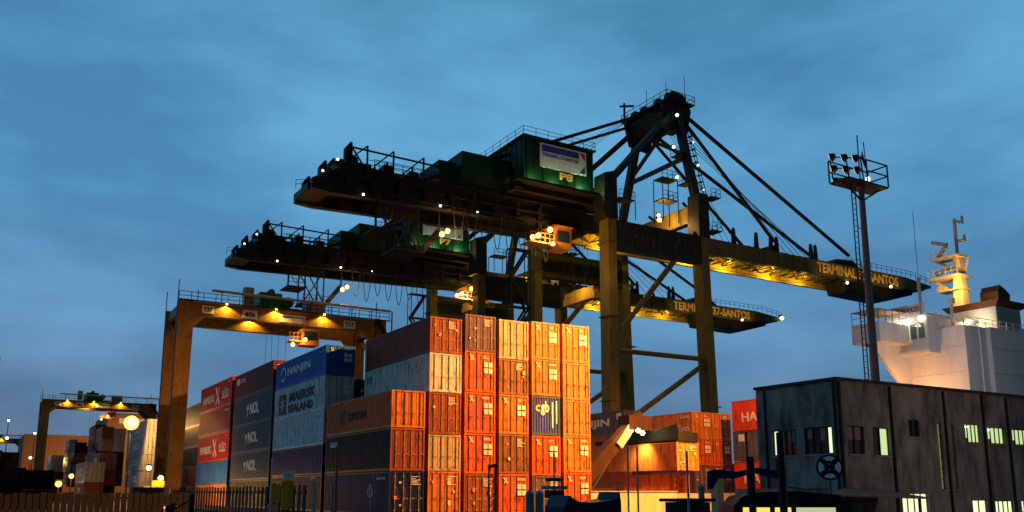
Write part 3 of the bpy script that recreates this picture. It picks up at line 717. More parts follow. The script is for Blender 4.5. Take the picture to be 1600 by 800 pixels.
# ------------------------------------------------------------------ yard gantries
GX, GY = 19.6, 115.0
def yard_gantry():
    root = empty('yard_gantry', (GX, GY, 0), '', 'gantry crane', 'yard gantry cranes')
    def B(mb, name, mat, par=None):
        mb.v = [(v[0] - GX, v[1] - GY, v[2]) for v in mb.v]; return mb.build(name, mat, par or root)
    gm = paint('gantry_ochre', (.24, .125, .03), .5, rust=.5)
    for y in (115.0, 123.4):
        for x0 in (19.6, 46.6):
            s = 1 if x0 < 30 else -1
            xb0, xb1 = (x0, x0 + 1.75)
            lg = MB().hexa([(xb0, y, 1.9), (xb1, y, 1.9), (xb1, y + 1.1, 1.9), (xb0, y + 1.1, 1.9)], [(xb0, y, 25.8), (xb1 + .25 * s, y, 25.8), (xb1 + .25 * s, y + 1.1, 25.8), (xb0, y + 1.1, 25.8)])
            lo = B(lg, 'leg', gm)
            B(MB().bar((xb0 - .1, y - .05, 3), (xb0 - .1, y - .05, 28.4), .1), 'conduit', dark_steel, lo)
    for x0 in (19.6, 46.6):
        B(MB().box(x0, x0 + 1.5, 116.15, 123.35, 2.2, 3.5).box(x0 + .2, x0 + 1.3, 113.5, 126, 1.1, 2.15), 'sill_beam', gm)
        w = MB()
        for y in (114.2, 116.8, 122.8, 125.4): w.bar((x0 + .3, y, .75), (x0 + 1.2, y, .75), 1.5, n=16)
        B(w, 'wheel', black_m)
        B(MB().bar((x0 + .8, 116.2, 20), (x0 + .8, 123.3, 24), .5).box(x0 + .2, x0 + 1.3, 116.1, 123.4, 24.2, 25.4), 'end_tie', gm)
    for y in (115.05, 123.45):
        g = MB().box(21.4, 46.5, y, y + 1.0, 24.0, 25.8)
        g.prism([(21.4, 24.0), (23.2, 24.0), (21.4, 22.2)], 'y', y + .05, y + .95).prism([(46.5, 24.0), (44.6, 24.0), (46.5, 22.2)], 'y', y + .05, y + .95)
        B(g, 'main_girder', gm)
    r = MB(); railing(r, [(19.6, 114.9, 25.85), (48.5, 114.9, 25.85)], 1.1, 1.5, .07); r.box(19.6, 48.6, 114.4, 115.0, 25.8, 25.86)
    for x in range(22, 49, 3): r.bar((x, 115.4, 25.8), (x, 115.4, 27.4), .1)
    B(r, 'handrail', dark_steel)
    B(MB().bar((23.7, 115.3, 27.5), (48.9, 115.3, 27.4), .38, n=10), 'bus_duct', paint('duct_lit_cream', (.8, .5, .32)))  # cream raised in the colour to stand for light from above
    tr = MB().box(29.6, 36.2, 115.6, 124, 25.9, 26.3).box(30.2, 33.2, 116.2, 119.5, 26.3, 28.3).bar((34.2, 116.5, 27.3), (34.2, 121, 27.3), 1.5, n=14).box(30, 31.5, 120, 123, 26.3, 28.0)
    tr.bar((31.7, 116.1, 28.4), (31.7, 119.4, 28.4), .9, n=12)
    t = B(tr, 'trolley', paint('machine_green', (.05, .22, .05), .5))
    for q in ((36.6, 39.2, 115.7, 118, 26.2, 27.8), (28.0, 29.2, 115.6, 117, 26.2, 28.6)): B(MB().box(*q), 'control_cabinet', paint('cabinet_pink', (.5, .35, .28)))
    c = MB().box(35.2, 37.6, 113.0, 115.2, 21.0, 23.2).box(33.6, 35.2, 113.2, 115.0, 21.4, 21.6); railing(c, [(33.6, 113.2, 21.5), (35.2, 113.2, 21.5)], 1.1, .5, .06)
    cab = B(c, 'operator_cab', paint('cab_orange', (.5, .2, .04)))
    B(MB().box(35.14, 35.2, 113.3, 114.9, 21.6, 22.8).box(35.5, 37.3, 112.94, 113, 21.7, 22.8), 'cab_window', glass('cab_glass'), cab)
    rp = MB()
    for x in (31.5, 32.3, 33.2, 34.2): rp.bar((x, 117, 25.9), (x, 117, 17.2), .05, n=5)
    B(rp, 'hoist_rope', rope_m)
    sp = MB().box(30.2, 35.4, 116.3, 118.0, 16.2, 17.0).box(30.4, 35.2, 112.8, 122.2, 15.9, 16.3)
    # boards
    for x0, x1, z0, z1, tx in ((22.5, 24.05, 24.35, 25.35, 'T37'), (27.7, 29.6, 24.2, 25.3, '40t'), (41.7, 43.4, 24.2, 25.3, 'T37')):
        sb = B(MB().box(x0, x1, 114.95, 115.05, z0, z1), 'sign_board', white_paint)
        lettering(tx, text_black, sb, x0 + .2 - GX, 114.94 - GY, z0 + .22, (x1 - x0) - .4, (z1 - z0) - .44, bold=.03)
    sb = B(MB().box(32.6, 36.2, 114.95, 115.05, 24.2, 25.25), 'sign_board', white_paint)
    B(MB().box(32.8, 35.9, 114.9, 114.948, 24.85, 25.0), 'sign_band', text_blue, sb)
    for x in (25.5, 32.0, 38.7): lamp_part(root, (x - GX, 114.55 - GY, 25.75), .16, E_SOD)
    for x in (30.6,): lamp_part(root, (x - GX, 122.9 - GY, 25.75), .16, E_SOD)
    for x, p in ((25.5, 240), (32.0, 240), (38.7, 260)):
        light('girder_light', (x - GX, 114.62 - GY, 25.6), p * 6, YELLOW, .1, spot=140, target=(x - GX, 115.2 - GY, 22), parent=root, blend=.35)
    light('girder_light', (30.8 - GX, 123.0 - GY, 25.6), 1500, YELLOW, .1, spot=140, target=(30.8 - GX, 123.6 - GY, 22), parent=root, blend=.35)
    lamp_part(root, (34.0 - GX, 113.0 - GY, 20.9), .26, E_SOD); lamp_part(root, (35.6 - GX, 112.8 - GY, 21.7), .26, E_SOD)
    light('cab_light', (34.6 - GX, 112.2 - GY, 21.4), 420, SODIUM, .2, parent=root)
    st = MB().bar((46.5, 114.8, 25.9), (49.3, 114.8, 22.0), .2, .6); st.bar((48.8, 114.6, 22), (48.8, 114.6, 27.2), .15)
    B(st, 'stair', dark_steel)
    return root
G1 = yard_gantry(); G1['label'] = 'nearer yellow yard gantry crane straddling the container stacks'
G2 = copy_tree(G1); G2.location = (12.2, 262, 0); G2['label'] = 'second yard gantry crane, seen past the left leg of the nearer one'
G3 = copy_tree(G1); G3.location = (-12.5, 470, 0); G3['label'] = 'smallest and farthest yard gantry crane, at the left edge'
# gantry ground equipment with its lamps
def g(mb, name, mat, par):
    return mb.build(name, mat, par)
cb = empty('control_cabinet', (17.6, 112.6, 0), 'yellow lit cabinet with a glowing lamp at the near gantry leg foot', 'cabinet')
MB().box(0, 1.4, 0, 1.0, .8, 2.9).box(.2, .5, .2, .8, 0, .8).box(.9, 1.2, .2, .8, 0, .8).build('body', paint('cabinet_yellow', (.6, .42, .04)), cb)
MB().box(-.9, -.05, .2, .8, 1.2, 2.3).build('side_box', paint('cabinet_yellow', (.6, .42, .04)), cb)
lamp_part(cb, (.9, -.3, 3.2), .33, E_SOD); light('cabinet_light', (.7, -.9, 3.0), 260, SODIUM, .2, parent=cb)
lamp_part(cb, (-.5, -.2, 4.4), .28, E_GRN)

# bright yard lamps on posts
def post_lamp(x, y, z, r, power, label, col=SODIUM, mat=None):
    root = empty('yard_lamp', (x, y, 0), label, 'lamp', 'lamps on posts in the yard')
    MB().bar((0, .3, 0), (0, .3, z + .3), .22, n=8).bar((0, .3, z + .3), (0, -.1, z + .25), .12, n=6).build('pole', dark_steel, root)
    h = MB().box(-.35, .35, -.2, .4, z + .1, z + .4).build('lamp_housing', dark_steel, root)
    MB().ball((0, 0, z - .1), r, 12, 7).build('bulb', mat or emit('yard_bulb', (1.0, .34, .04), 5.5), root)
    light('lamp_light', (0, -.5 - r, z - .1), power, col, .4, parent=root)
    return root
post_lamp(20.0, 152.0, 12.6, 1.15, 13000, 'brightest yard lamp, glowing in front of the far grey containers')
post_lamp(6.9, 150, 3.7, .5, 700, 'low orange yard lamp near the far gantry foot')
post_lamp(8.7, 128, 2.7, .4, 500, 'low orange yard lamp in front of the lettered far stack')
for i, (x, y, z) in enumerate(((10.2, 250, 10), (14.8, 320, 21), (2.0, 240, 14.2), (4.5, 240, 14.2), (5.6, 300, 22.5), (12.8, 300, 19.0))):
    post_lamp(x, y, z, .34, 300, ['small white lamp over the far white box', 'small white lamp under the far gantry beam', 'left one of two white lamps at the far left', 'right one of two white lamps at the far left', 'white lamp just left of the far gantry leg', 'white lamp just right of the far gantry leg'][i], WHITE, E_WHT)

# warehouse far beyond, lit orange
wh = empty('warehouse', (34, 360, 0), 'large orange lit warehouse behind the far gantry crane', 'warehouse')
MB().prism([(-22, 0), (56, 0), (56, 31), (6, 31), (4, 22), (-22, 22)], 'y', 0, 50).build('wall', paint('warehouse_wall', (.30, .15, .09), .8), wh)
MB().box(9, 20, -.2, 0, 27, 29).build('sign_panel', white_paint, wh)
light('warehouse_light', (40, 335, 16), 22000, SODIUM, 1.0, parent=None)
wl = bpy.data.objects['warehouse_light']; wl.parent = wh; wl.location = (12, -20, 18); wl.data.energy = 15000
light('warehouse_light', (-12, -16, 12), 5500, SODIUM, 1.0, parent=wh)

# ------------------------------------------------------------------ container ship
shp = empty('container_ship', (90, 54, 0), 'white container ship moored behind the concrete building', 'ship')
def SB(mb, name, mat, par=None):
    mb.v = [(v[0] - 90, v[1] - 54, v[2]) for v in mb.v]; return mb.build(name, mat, par or shp)
ship_white = paint('ship_white', (.66, .65, .66), .5, dirt=.14, scale=.5)
SB(MB().hexa([(86, -90, -2), (112, -90, -2), (112, 100, -2), (86, 100, -2)], [(84.5, -95, 5.2), (113.5, -95, 5.2), (113.5, 108, 5.2), (84.5, 108, 5.2)]), 'hull', paint('hull_dark', (.04, .05, .09), .5, rust=.5))
dh = MB().box(90, 110, 54.2, 61.4, 5.2, 19.5).box(92.6, 92.75, 54.05, 54.2, 5.2, 19.4)
dh.box(94.0, 110, 53.7, 54.2, 5.2, 19.52)
D = SB(dh, 'deckhouse', ship_white)
sm = MB()
for z in (8.5, 11.5, 14.4, 17.2): sm.box(89.96, 90.0, 54.3, 61.2, z, z + .06); sm.box(94.1, 110, 53.66, 53.70, z, z + .06)
SB(sm, 'plate_seam', paint('ship_seam', (.5, .48, .45), .6), D)
# bridge with wing
br = MB().box(88.6, 108, 57.6, 62.8, 17.1, 20.9).box(88.0, 108, 57.2, 63.4, 16.75, 17.1).box(88.0, 108, 57.2, 63.2, 20.9, 21.15)
BR = SB(br, 'bridge', ship_white)
wn = MB()
for k in range(5): wn.box(88.52, 88.6, 57.9 + k * .98, 58.65 + k * .98, 18.5, 20.2)
SB(wn, 'window', glass('bridge_glass', (.06, .12, .10)), BR)
fr = MB()
for k in range(6): fr.box(88.48, 88.6, 57.72 + k * .98, 57.85 + k * .98, 18.3, 20.4)
SB(fr, 'window_frame', white_paint, BR)
wg = MB().box(83.0, 88.6, 59.6, 63.2, 17.9, 18.1)
wg.box(83.0, 83.12, 59.6, 63.2, 18.1, 20.1).box(83.12, 88.0, 59.6, 59.72, 18.1, 20.1).box(83.12, 88.0, 63.08, 63.2, 18.1, 20.1)
wg.prism([(83.0, 17.9), (90.0, 17.9), (90.0, 11.8)], 'y', 60.9, 61.3)
SB(wg, 'bridge_wing', ship_white)
rr = MB(); railing(rr, [(83.05, 63.1, 20.1), (83.05, 59.7, 20.1), (88.0, 59.7, 20.1)], 1.4, 1.0, .06); rr.box(83, 88, 59.6, 63.2, 21.5, 21.56)
SB(rr, 'wing_awning', paint('awning_brown', (.3, .18, .12)))
nb = SB(MB().box(87.9, 88.0, 57.4, 62.2, 21.2, 22.3), 'name_board', paint('board_pink', (.6, .45, .42)))
lettering('NORDER HERZEN', text_black, nb, 87.88 - 90, 62.0 - 54, 21.45, 4.3, .55, '-X')
SB(MB().bar((88, 57.8, 21), (88, 57.8, 25.2), .35, n=6).bar((88, 57.8, 25), (88, 57.8, 33), .05), 'aerial', paint('aerial_grey', (.4, .35, .33)))
lm = MB()
for y, z, r in ((62.3, 20.2, .3), (61.4, 20.1, .34), (60.6, 20.3, .28), (59.6, 20.4, .38), (57.9, 20.6, .34)): lm.ball((88.0, y, z), r, 9, 6)
SB(lm, 'bridge_lamp', emit('bridge_lamp', (1.0, .93, .72), 3), BR)
# top house
tp = SB(MB().box(98, 103, 55.1, 60.7, 19.5, 22.6), 'upper_house', ship_white)
SB(MB().hexa([(97.9, 55.0, 22.6), (103.1, 55.0, 22.6), (103.1, 60.8, 22.6), (97.9, 60.8, 22.6)], [(97.4, 54.4, 23.3), (104.4, 54.4, 23.3), (104.4, 61.3, 23.3), (97.4, 61.3, 23.3)]), 'roof', paint('roof_brown', (.11, .035, .022)), tp)
SB(MB().box(98.3, 102.8, 55.0, 55.1, 20.3, 22.4), 'window', glass('bridge_glass'), tp)
r = MB(); railing(r, [(90.1, 54.3, 19.5), (109.9, 53.8, 19.5)], 1.0, 1.3, .05); railing(r, [(90.1, 54.3, 19.5), (90.1, 57.3, 19.5)], 1.0, .8, .05); SB(r, 'handrail', white_paint)
SB(MB().bar((92.5, 57, 19.5), (92.5, 57, 23.2), .34, n=8).box(92.2, 92.8, 56.7, 57.3, 22.6, 23.2).bar((92.8, 59, 19.5), (92.8, 59, 22), .3), 'vent_post', white_paint)
fb = MB(); fb.prism([(101.5, 23.4), (103.6, 23.4), (104.1, 24.9), (103.1, 25.5), (102.0, 25.9), (101.5, 25.1)], 'y', 56.6, 58.8)
SB(fb, 'funnel', paint('funnel_soot', (.02, .009, .008)))
mx, my = 99.6, 60.0
ms = MB().hexa([(mx - .7, my - .7, 23), (mx + .7, my - .7, 23), (mx + .7, my + .7, 23), (mx - .7, my + .7, 23)], [(mx - .4, my - .4, 29.8), (mx + .4, my - .4, 29.8), (mx + .4, my + .4, 29.8), (mx - .4, my + .4, 29.8)])
ms.box(mx - 1.6, mx + 1.4, my - .8, my + 3.2, 27.2, 27.45).box(mx - 1.2, mx + 1.1, my - .7, my + 2.9, 29.7, 29.95).box(mx - 1.0, mx + 1.0, my - .7, my + 2.4, 25.6, 25.8)
ms.bar((mx, my + 3.0, 27.2), (mx, my + .4, 25.0), .3).bar((mx, my + 2.8, 29.7), (mx, my, 28.2), .25)
railing(ms, [(mx - 1.5, my - .7, 27.4), (mx - 1.5, my + 3.1, 27.4)], 1.0, .7, .07); railing(ms, [(mx - 1.1, my + .5, 29.9), (mx - 1.1, my + 2.8, 29.9)], .9, .7, .07)
ms.bar((mx - .3, my + 2.5, 30), (mx - .3, my + 1.2, 31.4), .35).bar((mx - .3, my + 3.0, 32.3), (mx - .3, my + 1.0, 31.5), .3, .45).bar((mx - .5, my + 2.6, 28.0), (mx - .5, my + .9, 28.7), .45)
ms.bar((mx - .6, my + 2.2, 26.1), (mx + .3, my + 2.2, 26.1), 1.1, n=10)
ms.bar((mx + .5, my - .3, 27.5), (mx + .9, my - .9, 29.8), .18)
SB(ms, 'radar_mast', paint('mast_cream', (.66, .56, .42)))
SB(MB().bar((mx, my, 29.9), (mx, my, 34.6), .38, n=6).box(mx, mx + 1.0, my - .5, my, 34.2, 34.3).box(mx, mx + 1.0, my - .7, my, 31.8, 31.9).bar((mx + .8, my - .5, 34), (mx + .8, my - .5, 35), .22).bar((mx + .8, my - .6, 31.7), (mx + .8, my - .6, 32.6), .22), 'top_mast', paint('aerial_grey', (.4, .35, .33)))
for n_, loc, p, c in (('mast_light', (96.9, 58.3, 25.8), 1500, (1, .52, .10)), ('roof_light', (96.2, 57.2, 21.0), 420, (1, .75, .4)), ('bridge_light', (86.6, 60, 20.3), 110, WHITE), ('wing_light', (86.2, 58.2, 12.0), 1100, (1, .42, .12)), ('hull_light', (80, 48, 15), 1500, (1, .86, .80))):
    light(n_, (loc[0] - 90, loc[1] - 54, loc[2]), p, c, .3, parent=shp)
# shore side flood for the ship is carried by the same mast lamps

# ------------------------------------------------------------------ reach stacker
rs = empty('reach_stacker', (44, 61, 0), 'reach stacker raising its brown arm over the lifted orange container', 'container handler')
def RB(mb, name, mat, par=None):
    mb.v = [(v[0] - 44, v[1] - 61, v[2]) for v in mb.v]; return mb.build(name, mat, par or rs)
arm = paint('arm_brown', (.045, .018, .012), .5)
b0, b1 = Vector((43.4, 61.4, 1.9)), Vector((49.8, 61.4, 8.0)); mid = b0.lerp(b1, .62)
RB(MB().bar(b0, mid, 1.0, 1.15), 'boom', arm); RB(MB().bar(mid, b1, .75, .9), 'boom_extension', paint('arm_tan', (.08, .045, .03), .5))
RB(MB().box(48.6, 51.2, 60.6, 62.2, 7.0, 8.3).bar((49.8, 61.4, 8.4), (51.3, 61.4, 6.6), .9, 1.0), 'boom_head', arm)
pn = (mid + b1) / 2
RB(MB().bar(mid + Vector((.15, -.7, -.1)), b1 + Vector((-.7, -.7, -.5)), .12, .75), 'side_plate', paint('plate_cream', (.6, .45, .28)))
RB(MB().bar((44.2, 61, 1.2), (46.6, 61, 4.2), .3, n=8), 'lift_cylinder', dark_steel)
RB(MB().box(38.6, 45.8, 59.6, 63.2, .9, 1.9).box(38.6, 41.0, 59.8, 63.0, 1.9, 2.6), 'chassis', arm)
RB(MB().box(41.3, 43.0, 59.8, 61.0, 1.9, 3.6), 'cab', glass('cab_glass'))
wv = MB()
for x in (39.8, 45.0):
    for y in (59.3, 62.6): wv.bar((x, y, .8), (x, y + .7, .8), 1.6, n=18)
RB(wv, 'wheel', black_m)
spd = MB().box(50.3, 52.2, 56.3, 68.0, 5.95, 6.3).box(50.6, 51.8, 60, 63.5, 6.3, 6.9).prism([(56.2, 6.3), (60.2, 6.3), (60.2, 6.75), (56.6, 7.35)], 'x', 50.5, 50.9).box(50.1, 52.4, 56.0, 56.4, 5.8, 6.6)
RB(spd, 'spreader', black_m)
for dx in (0, .5): lamp_part(rs, (49.0 + dx - 44, 59.9 - 61, 6.9 - dx * .4), .19, emit('warm_lamp', (1.0, .85, .4), 50), 'headlight')
light('work_light', (48.9 - 44, 59.9 - 61, 5.85), 1100, (1, .6, .2), .12, spot=120, target=(50.6 - 44, 60.5 - 61, 3.4), parent=rs, blend=.8)

# ------------------------------------------------------------------ concrete building
def concrete():
    m, t, b = material('stained_concrete'); n = t.nodes; l = t.links
    g_ = n.new('ShaderNodeNewGeometry')
    mp_ = n.new('ShaderNodeMapping'); mp_.inputs['Scale'].default_value = (1, 1, .35); l.new(g_.outputs['Position'], mp_.inputs[0])
    a = n.new('ShaderNodeTexNoise'); a.inputs['Scale'].default_value = 1.3; a.inputs['Detail'].default_value = 9; a.inputs['Roughness'].default_value = .65; l.new(mp_.outputs[0], a.inputs[0])
    r = n.new('ShaderNodeValToRGB'); l.new(a.outputs[0], r.inputs[0])
    r.color_ramp.elements[0].position = .32; r.color_ramp.elements[0].color = (.05, .046, .042, 1)
    r.color_ramp.elements[1].position = .68; r.color_ramp.elements[1].color = (.33, .30, .27, 1)
    sp_ = n.new('ShaderNodeSeparateXYZ'); l.new(g_.outputs['Position'], sp_.inputs[0])
    wv_ = n.new('ShaderNodeTexBrick'); wv_.inputs['Scale'].default_value = 1.0
    cb_ = n.new('ShaderNodeCombineXYZ'); ad_ = n.new('ShaderNodeMath'); ad_.operation = 'ADD'
    l.new(sp_.outputs[0], ad_.inputs[0]); l.new(sp_.outputs[1], ad_.inputs[1]); l.new(ad_.outputs[0], cb_.inputs[0]); l.new(sp_.outputs[2], cb_.inputs[1])
    l.new(cb_.outputs[0], wv_.inputs[0])
    wv_.inputs['Color1'].default_value = (1, 1, 1, 1); wv_.inputs['Color2'].default_value = (.9, .9, .9, 1); wv_.inputs['Mortar'].default_value = (.80, .80, .80, 1)
    wv_.inputs['Brick Width'].default_value = .4; wv_.inputs['Row Height'].default_value = .2; wv_.inputs['Mortar Size'].default_value = .012
    mx_ = n.new('ShaderNodeMixRGB'); mx_.blend_type = 'MULTIPLY'; mx_.inputs[0].default_value = 1
    l.new(r.outputs[0], mx_.inputs[1]); l.new(wv_.outputs[0], mx_.inputs[2]); l.new(mx_.outputs[0], b.inputs['Base Color'])
    b.inputs['Roughness'].default_value = .85; return m
CON = concrete()
bd = empty('concrete_building', (34.3, 27.2, 0), 'grimy two storey concrete building with lit windows at right', 'building')
def CB(mb, name, mat, par=None):
    mb.v = [(v[0] - 34.3, v[1] - 27.2, v[2]) for v in mb.v]; return mb.build(name, mat, par or bd)
BX0, BX1, BY0, BY1, BZ = 34.3, 58.0, 27.2, 32.0, 6.85
def wall_y(mb, y, x0, x1, z0, z1, holes, th=.25):
    xs = sorted({x0, x1} | {h[0] for h in holes} | {h[1] for h in holes})
    for a, b_ in zip(xs, xs[1:]):
        hs_ = sorted([(h[2], h[3]) for h in holes if h[0] <= a + 1e-6 and h[1] >= b_ - 1e-6]); z = z0
        for ha, hb in hs_:
            if ha > z: mb.box(a, b_, y, y + th, z, ha)
            z = hb
        if z < z1: mb.box(a, b_, y, y + th, z, z1)
upper = [(34.9, 36.1, 3.38, 4.72, 'dark'), (36.75, 38.02, 3.36, 4.7, 'half'), (39.55, 40.45, 4.34, 5.2, 'vent'), (41.95, 42.3, 1.74, 5.12, 'slit'), (43.15, 43.4, 1.74, 5.1, 'slit'),
         (44.36, 45.75, 4.2, 5.17, 'lit'), (46.4, 48.05, 4.2, 5.08, 'lit'), (48.75, 50.4, 4.2, 5.05, 'lit'), (51.1, 52.7, 4.2, 5.0, 'lit'),
         (38.65, 40.75, 0.3, 1.55, 'lit2'), (44.45, 45.8, 0.3, 1.2, 'lit2'), (46.5, 48.25, 0.3, 1.15, 'lit2'), (49.0, 50.6, .3, 1.15, 'lit2')]
# the slits cross the lower row, so cut holes column by column
wb = MB(); wall_y(wb, BY0, BX0, BX1, 0, BZ, [h[:4] for h in upper])
lefts = [(27.62, 29.25, 3.4, 4.7), (29.75, 31.3, 3.4, 4.68)]
ys = sorted({BY0 + .25, BY1} | {h[0] for h in lefts} | {h[1] for h in lefts})
for a, b_ in zip(ys, ys[1:]):
    hs_ = [(h[2], h[3]) for h in lefts if h[0] <= a + 1e-6 and h[1] >= b_ - 1e-6]; z = 0
    for ha, hb in hs_: wb.box(BX0, BX0 + .25, a, b_, z, ha); z = hb
    wb.box(BX0, BX0 + .25, a, b_, z, BZ)
wb.box(BX0, BX1, BY1, BY1 + .25, 0, BZ); wb.box(BX1 - .25, BX1, BY0 + .25, BY1, 0, BZ)
CB(wb, 'wall', CON)
CB(MB().box(BX0 + .25, BX1 - .25, BY0 + .25, BY1, 3.0, 3.2).box(BX0 + .26, BX1 - .26, BY0 + .26, BY1, 6.35, 6.5), 'floor_slab', CON)
CB(MB().box(BX0 - .12, BX1 + .1, BY0 - .12, BY0 + .3, BZ + .002, BZ + .14).box(BX0 - .12, BX0 + .3, BY0 + .3, BY1 + .3, BZ + .002, BZ + .14).box(BX0 + .3, BX1, BY1, BY1 + .3, BZ + .002, BZ + .14), 'roof_coping', paint('coping', (.05, .05, .05), .8))
for x in (34.36, 38.15, 42.55, 46.0, 48.3, 51.0, 54.0): CB(MB().box(x, x + .13, BY0 - .09, BY0 - .001, .0, BZ - .05), 'drain_pipe', paint('pipe_black', (.02, .02, .02), .6))
for y in (27.3, 31.6): CB(MB().box(BX0 - .07, BX0 - .001, y, y + .1, 0, BZ - .05), 'drain_pipe', paint('pipe_black', (.02, .02, .02), .6))
LITW = emit('lit_window_green', (.72, .95, .42), .75); LITB = emit('lit_window_bright', (.85, 1.0, .55), 1.1); LITD = emit('lit_window_dim', (.5, .6, .25), .28)
curtain = paint('curtain_pink', (.35, .2, .18))
room = paint('room_dark', (.03, .03, .03))
for x0, x1, z0, z1, k in upper:
    f = MB(); t = .035
    f.box(x0, x1, BY0 + .08, BY0 + .14, z0, z0 + t).box(x0, x1, BY0 + .08, BY0 + .14, z1 - t, z1).box(x0, x0 + t, BY0 + .08, BY0 + .14, z0 + t, z1 - t).box(x1 - t, x1, BY0 + .08, BY0 + .14, z0 + t, z1 - t)
    n = 1 if x1 - x0 < .6 else (2 if x1 - x0 < 1.35 else 4)
    for i in range(1, n): xx = x0 + (x1 - x0) * i / n; f.box(xx - .014, xx + .014, BY0 + .08, BY0 + .14, z0 + t, z1 - t)
    if k == 'slit':
        zz = z0 + .5
        while zz < z1 - .3: f.box(x0, x1, BY0 + .1, BY0 + .14, zz, zz + .03); zz += .55
    W_ = CB(f, 'window', paint('window_frame_dark', (.06, .06, .055)))
    CB(MB().box(x0 - .05, x1 + .05, BY0 - .06, BY0 + .079, z0 - .07, z0 - .003), 'sill', paint('sill_pale', (.3, .3, .27)), W_)
    if k in ('lit', 'lit2') and x0 in (44.36, 38.65, 46.4): CB(MB().bar((x0 + .12, BY0 + .146, z1 - .16), (x0 + .5, BY0 + .146, z1 - .13), .06, n=8), 'tube_lamp', emit('tube_lamp', (.95, 1, .8), 4), W_)
    if k in ('lit', 'lit2'): CB(MB().box(x0 + t, x0 + (x1 - x0) * .3, BY0 + .142, BY0 + .149, z0 + t, z0 + .25), 'desk_silhouette', paint('desk_olive', (.2, .22, .1)), W_)  # low dark box added as a desk silhouette against the glow
    if k in ('lit', 'lit2'): CB(MB().box(x0 + t, x1 - t, BY0 + .15, BY0 + .16, z0 + t, z1 - t), 'pane', LITB if k == 'lit2' else LITW, W_)
    elif k == 'slit': CB(MB().box(x0 + t, x1 - t, BY0 + .15, BY0 + .16, z0 + t, z1 - t), 'pane', LITD, W_)
    elif k == 'half':
        xm = (x0 + x1) / 2 + .05
        CB(MB().box(xm, x1 - t, BY0 + .15, BY0 + .16, z0 + t, z1 - t), 'pane', LITW, W_); CB(MB().box(x0 + t, xm, BY0 + .15, BY0 + .16, z0 + t, z1 - t), 'pane', glass('dark_glass'), W_)
    elif k == 'dark':
        zm = z0 + (z1 - z0) * .52
        CB(MB().box(x0 + t, x1 - t, BY0 + .15, BY0 + .16, z0 + t, zm), 'pane', glass('dark_glass'), W_); CB(MB().box(x0 + t, x1 - t, BY0 + .15, BY0 + .16, zm, z1 - t), 'curtain', curtain, W_)
    else: CB(MB().box(x0 + t, x1 - t, BY0 + .15, BY0 + .16, z0 + t, z1 - t), 'pane', glass('dark_glass'), W_)
for y0, y1, z0, z1 in lefts:
    f = MB(); t = .05; X = BX0 + .08
    f.box(X, X + .06, y0, y1, z0, z0 + t).box(X, X + .06, y0, y1, z1 - t, z1)
    for i in range(5): yy = y0 + (y1 - y0 - t) * i / 4; f.box(X, X + .06, yy, yy + t, z0 + t, z1 - t)
    W_ = CB(f, 'window', paint('window_frame_dark', (.06, .06, .055)))
    CB(MB().box(BX0 - .06, X - .001, y0 - .05, y1 + .05, z0 - .07, z0 - .003), 'sill', paint('sill_pale', (.3, .3, .27)), W_)
    lit = (y0 + .05, y0 + .3) if y0 < 29 else (y1 - .28, y1 - .05)
    CB(MB().box(X + .07, X + .08, lit[0], lit[1], z0 + t, z1 - .04), 'pane', LITB, W_)
    a, b_ = (lit[1], y1 - .05) if y0 < 29 else (y0 + .05, lit[0])
    CB(MB().box(X + .07, X + .08, a, b_, z0 + t, z1 - .05), 'pane', glass('dark_glass'), W_)
    for ya_, yb2, zc in ((a + .15, a + .5, .65), (b_ - .35, b_ - .05, .75)): CB(MB().box(X + .045, X + .055, ya_, yb2, z0 + zc, z1 - .06), 'curtain', curtain, W_)
# porch canopy in front of the corner
pc = MB().hexa([(30.6, 25.2, 1.45), (37.0, 24.6, 1.30), (37.0, 27.1, 1.62), (34.25, 27.1, 1.70)], [(30.6, 25.2, 1.52), (37.0, 24.6, 1.37), (37.0, 27.1, 1.72), (34.25, 27.1, 1.80)])
pc.bar((31.4, 25.3, 0), (31.4, 25.3, 1.45), .1).bar((36.6, 24.9, 0), (36.6, 24.9, 1.35), .1)
CB(pc, 'porch_canopy', paint('canopy_rust', (.22, .12, .1), .8))
CB(MB().path([(34.22, 31.0, 3.3), (34.22, 31.0, 2.3), (34.22, 30.6, 1.9), (34.22, 29.4, 1.75), (34.22, 28, 1.75)], .05), 'cable', black_m)
# low block behind
wr = empty('shed', (52, 33.5, 0), 'plain grey shed rising behind the concrete building at the right edge', 'shed')
MB().box(0, 14, 0, 6.5, 0, 8.0).build('wall', paint('shed_wall', (.16, .16, .16), .8), wr)
MB().box(-.15, 14.15, -.15, 6.65, 8.0, 8.15).build('roof', paint('shed_roof', (.07, .07, .07), .8), wr)

# ------------------------------------------------------------------ floodlight mast
PX, PY = 51.5, 37.6
fm = empty('floodlight_mast', (PX, PY, 0), 'tall grey floodlight mast with caged ladder and black lamp rack', 'light mast')
mb = MB()
n = 12
for a, b_, r0, r1 in ((0, 23.2, .36, .19),):
    i = len(mb.v)
    for z, r_ in ((a, r0), (b_, r1)):
        for k in range(n): t = 2 * math.pi * k / n; mb.v.append((r_ * math.cos(t), r_ * math.sin(t), z))
    for k in range(n): mb.f.append((i + k, i + (k + 1) % n, i + n + (k + 1) % n, i + n + k))
mb.build('pole', paint('mast_grey', (.20, .18, .19), .7), fm)
ld = MB()
for x in (-.95, -.55): ld.bar((x, .1, 2), (x, .1, 23.1), .06)
for k in range(52): ld.bar((-.95, .1, 2.3 + k * .4), (-.55, .1, 2.3 + k * .4), .035)
for k in range(7): ld.bar((-.55, .1, 3 + k * 2.8), (0, .1, 3 + k * 2.8), .05)
ld.build('ladder', dark_steel, fm)
